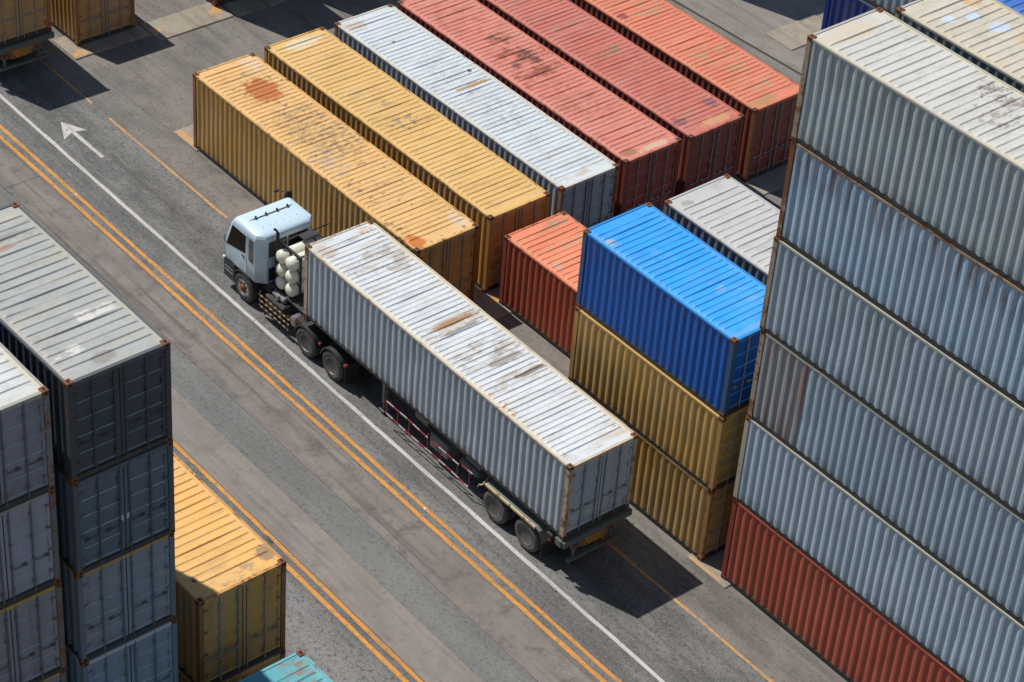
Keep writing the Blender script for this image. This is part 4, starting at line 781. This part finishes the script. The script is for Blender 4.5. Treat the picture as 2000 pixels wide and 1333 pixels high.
def make_trailer(loc, rz, steel, name='container_trailer', guards=True):
    T = empty(name, loc, rz); W2 = 2.44
    for y in (0.72, 1.64):
        q = MB(); q.box(2.3, y - 0.07, 1.06, 12.15, y + 0.07, 1.44); q.box(0.2, y - 0.07, 1.22, 2.3, y + 0.07, 1.44); build(q, 'main_beam', steel, T)
    q = MB()
    for x in (3.4, 4.8, 6.2, 7.6, 9.0, 10.4): q.box(x, 0.79, 1.16, x + 0.10, 1.57, 1.40)
    build(q, 'cross_member', steel, T)
    for x in (0.02, 6.0, 11.99): build(MB().box(x, 0.01, 1.29, x + 0.17, W2 - 0.01, 1.445), 'bolster', steel, T)
    build(MB().box(0.3, 0.80, 1.111, 1.4, 1.56, 1.215), 'kingpin_plate', steel, T)
    # landing legs
    for y in (0.30, W2 - 0.42):
        q = MB(); q.box(3.62, y, 0.36, 3.74, y + 0.12, 1.28); q.box(3.65, y + 0.03, 0.14, 3.71, y + 0.09, 0.36); q.bbox(3.55, y - 0.06, 0.12, 3.81, y + 0.18, 0.15, 0.01); build(q, 'landing_leg', M_FEND, T)
    q = MB(); q.box(3.60, 0.42, 1.10, 3.76, W2 - 0.42, 1.26); build(q, 'leg_brace', steel, T)
    # tandem
    for yo, kk in ((-0.02, 1), (W2 + 0.02, -1)):
        for x in (9.30, 10.72): wheel(T, x, yo, 0.51, 0.25, kk, M_TYRE_D, M_RIM_D, M_HUB_B, deep=0.15, dual=True, hubr=0.11)
    for x in (9.30, 10.72): q = MB(); q.tube([(x, 0.3, 0.51), (x, W2 - 0.3, 0.51)], 0.085, 10); build(q, 'axle', steel, T)
    q = MB()
    for y in (0.66, 1.66): q.box(8.6, y, 0.78, 11.4, y + 0.12, 1.06)
    build(q, 'suspension', steel, T)
    for y0, y1, e in ((-0.03, 0.56, 1), (W2 - 0.56, W2 + 0.03, -1)):
        q = MB(); pr = [(8.70, 0.92), (8.88, 1.10), (9.98, 1.12), (11.12, 1.12), (11.26, 1.06), (11.36, 0.90), (11.40, 0.70)]
        q.loft([[(x, y0, z), (x, y1, z), (x, y1, z + 0.02), (x, y0, z + 0.02)] for x, z in pr]); f = build(q, 'fender', M_FEND, T)
        ye = y0 if e > 0 else y1; q = MB(); q.box(8.90, ye - 0.02, 1.075, 9.96, ye + 0.02, 1.150); q.box(10.02, ye - 0.02, 1.080, 11.10, ye + 0.02, 1.155); build(q, 'fender_edge', M_FEDGE, f)
        q = MB(); q.box(11.38, y0 + 0.02, 0.22, 11.40, y1 - 0.02, 0.72); build(q, 'mud_flap', M_PLAST, T)
    q = MB(); q.tube([(8.72, 0.02, 0.94), (8.62, -0.02, 0.90), (8.58, -0.03, 0.80)], 0.022, 6); q.tube([(8.72, 0.02, 0.96), (8.66, 0.30, 1.05), (8.66, 0.70, 1.12)], 0.02, 6); build(q, 'fender_stay', M_FEDGE, T)
    if guards:
        # red and white underrun guards, bent and broken in places
        def rail(pts, mat=M_RW, nm='side_guard'):
            q = MB(); q.loft([[(x, y - 0.012, z - 0.020), (x, y + 0.012, z - 0.020), (x, y + 0.012, z + 0.020), (x, y - 0.012, z + 0.020)] for x, y, z in pts]); build(q, nm, mat, T)
        rail([(4.20, 0.0, 0.96), (5.2, 0.02, 0.95), (6.20, 0.0, 0.93)]); rail([(6.45, 0.0, 0.95), (7.62, 0.03, 0.90)]); rail([(7.72, 0.06, 0.94), (8.16, 0.10, 0.90)])
        rail([(4.20, 0.0, 0.52), (5.0, -0.02, 0.50), (6.2, 0.0, 0.48)]); rail([(6.22, 0.0, 0.49), (7.2, 0.02, 0.46), (8.12, 0.0, 0.43)])
        for x, z in ((4.22, 0.98), (4.75, 0.95), (5.30, 0.95), (6.18, 0.93), (6.8, 0.92), (7.58, 0.90), (8.12, 0.92)): build(MB().box(x - 0.014, 0.016, 0.44, x + 0.014, 0.044, z), 'guard_post', M_RED_S, T)
        for x in (4.30, 6.10, 8.0): q = MB(); q.tube([(x, 0.05, 0.9), (x, 0.66, 1.18)], 0.02, 6); build(q, 'guard_stay', steel, T)
        rail([(4.2, W2, 0.96), (8.1, W2, 0.92)]); rail([(4.2, W2, 0.50), (8.1, W2, 0.46)])
        for x in (4.25, 6.15, 8.05): q = MB(); q.tube([(x, W2 - 0.02, 0.44), (x, W2 - 0.02, 1.0), (x, 1.70, 1.18)], 0.018, 6); build(q, 'guard_stay', steel, T)
        q = MB(); q.bbox(5.30, 0.22, 1.00, 5.78, 0.60, 1.26, 0.02); build(q, 'document_box', M_FEND, T)
        q = MB(); q.bbox(6.10, 0.16, 0.50, 6.95, 0.64, 1.02, 0.03); build(q, 'tool_box', M_BOX, T)
        q = MB(); q.tube([(7.4, 0.35, 0.78), (7.43, 0.35, 0.78), (8.2, 0.35, 0.78), (8.23, 0.35, 0.78)], [0.08, 0.13, 0.13, 0.08], 14); build(q, 'air_tank', M_BOX, T, 40)
        q = MB(); q.bbox(7.6, 0.28, 1.0, 8.3, 0.60, 1.10, 0.02); build(q, 'valve_box', M_FEND, T)
    # rear: sill, lamp bar, bumper
    build(MB().box(12.165, -0.02, 1.20, 12.30, W2 + 0.02, 1.40), 'rear_sill', M_TRG, T)
    q = MB(); q.bbox(11.95, -0.06, 1.18, 12.20, 0.03, 1.42, 0.015); build(q, 'twist_lock', M_TRG, T)
    bar = build(MB().box(12.10, 0.42, 0.84, 12.17, 2.02, 1.19), 'lamp_bar', M_TRG, T)
    q = MB(); q.box(12.171, 0.78, 0.80, 12.19, 1.66, 1.16); pl = build(q, 'warning_plate', flat('plate_orange', (0.52, 0.23, 0.04), 0.5, c2=(0.40, 0.17, 0.03)), bar)
    for y in (0.80, 0.92, 1.50, 1.60):
        m2 = MB(); d = 0.16 if y > 1.2 else -0.16
        m2.add([(12.192, y, 0.82), (12.192, y + 0.045, 0.82), (12.192, min(1.65, max(0.79, y + 0.045 + d)), 1.14), (12.192, min(1.65, max(0.79, y + d)), 1.14)], [(0, 1, 2, 3)]); build(m2, 'stripe', M_PLAST, pl)
    for y in (0.52, 1.82):
        q = MB(); q.bbox(12.171, y - 0.07, 0.93, 12.20, y + 0.07, 1.05, 0.01); build(q, 'tail_lamp', M_LAMP_R, bar)
    for y in (0.55, 1.89): build(MB().box(12.06, y - 0.04, 0.52, 12.14, y + 0.04, 1.20), 'bumper_hanger', M_TRG, T)
    build(MB().box(12.10, 0.30, 0.46, 12.22, 2.14, 0.56), 'rear_bumper', M_TRG, T)
    for y in (0.0, W2 - 0.05): q = MB(); q.bbox(11.62, y, 1.00, 11.70, y + 0.08, 1.10, 0.015); build(q, 'side_lamp', M_LAMP_R, T); build(MB().box(11.64, y + 0.02, 1.10, 11.68, y + 0.06, 1.20), 'lamp_bracket', M_TR, T)
    build(MB().box(11.55, 0.0, 1.20, 11.75, W2, 1.29), 'rear_cross_bar', M_TR, T)
    return T

YAW = -0.42
tag(make_tractor((11.28, -3.54, 0.013), R(YAW)), 'pale blue tractor truck with cream gas bottles racked behind its cab', 'truck')
tag(make_trailer((11.28, -3.54, 0.013), R(YAW), M_TR), 'black skeletal trailer with red and white side guards carrying the white container', 'trailer', 'container trailers')
container(11.28, -3.54, 1.46, L40, SD, 0.207, 'truck_white', 'long white roofed blue grey container riding on the truck trailer', yaw=YAW, lead=0.44)
q = make_trailer((-7.05 - L40, -3.62, 0.013), 0.0, M_TR); tag(q, 'dark trailer with the yellow container ahead of the truck', 'trailer', 'container trailers')
q = container(-7.05 - L40, -3.62, 1.46, L40, SD, 0.215, 'yellow_lone', 'ochre container riding on the trailer ahead of the white arrow', 'yellow containers seen from their doors')
m2 = MB(); m2.box(L40 - 0.026, 1.16, 2.02, L40 - 0.018, 1.30, 2.22); build(m2, 'door_plate', flat('plate_pale', (0.55, 0.55, 0.54), 0.5), q)

mb = MB(); rl = random.Random(21)
for i in range(150):
    x = rl.uniform(-6, 27); y = rl.choice((rl.uniform(-1.3, -0.2), rl.uniform(-9.6, -4.9), rl.uniform(-14, -9.4), rl.uniform(-4, -1.3))) + SL * x; a = rl.uniform(0, 3.14); w_ = rl.uniform(0.012, 0.045); h_ = rl.uniform(0.008, 0.02)
    p = [(x + w_ * math.cos(a + t) * rl.uniform(0.6, 1.3), y + w_ * math.sin(a + t) * rl.uniform(0.6, 1.3)) for t in (0, 1.3, 2.6, 3.9, 5.2)]
    mb.loft([[(px, py, 0.006) for px, py in p], [(x + (px - x) * 0.6, y + (py - y) * 0.6, 0.014 + h_) for px, py in p]])
tag(build(mb, 'loose_grit', flat('grit_mixed', (0.07, 0.065, 0.06), 0.9, c2=(0.36, 0.34, 0.31), scale=1.2)), 'scattered loose stones and grit on the road surface', 'grit', kind='stuff')
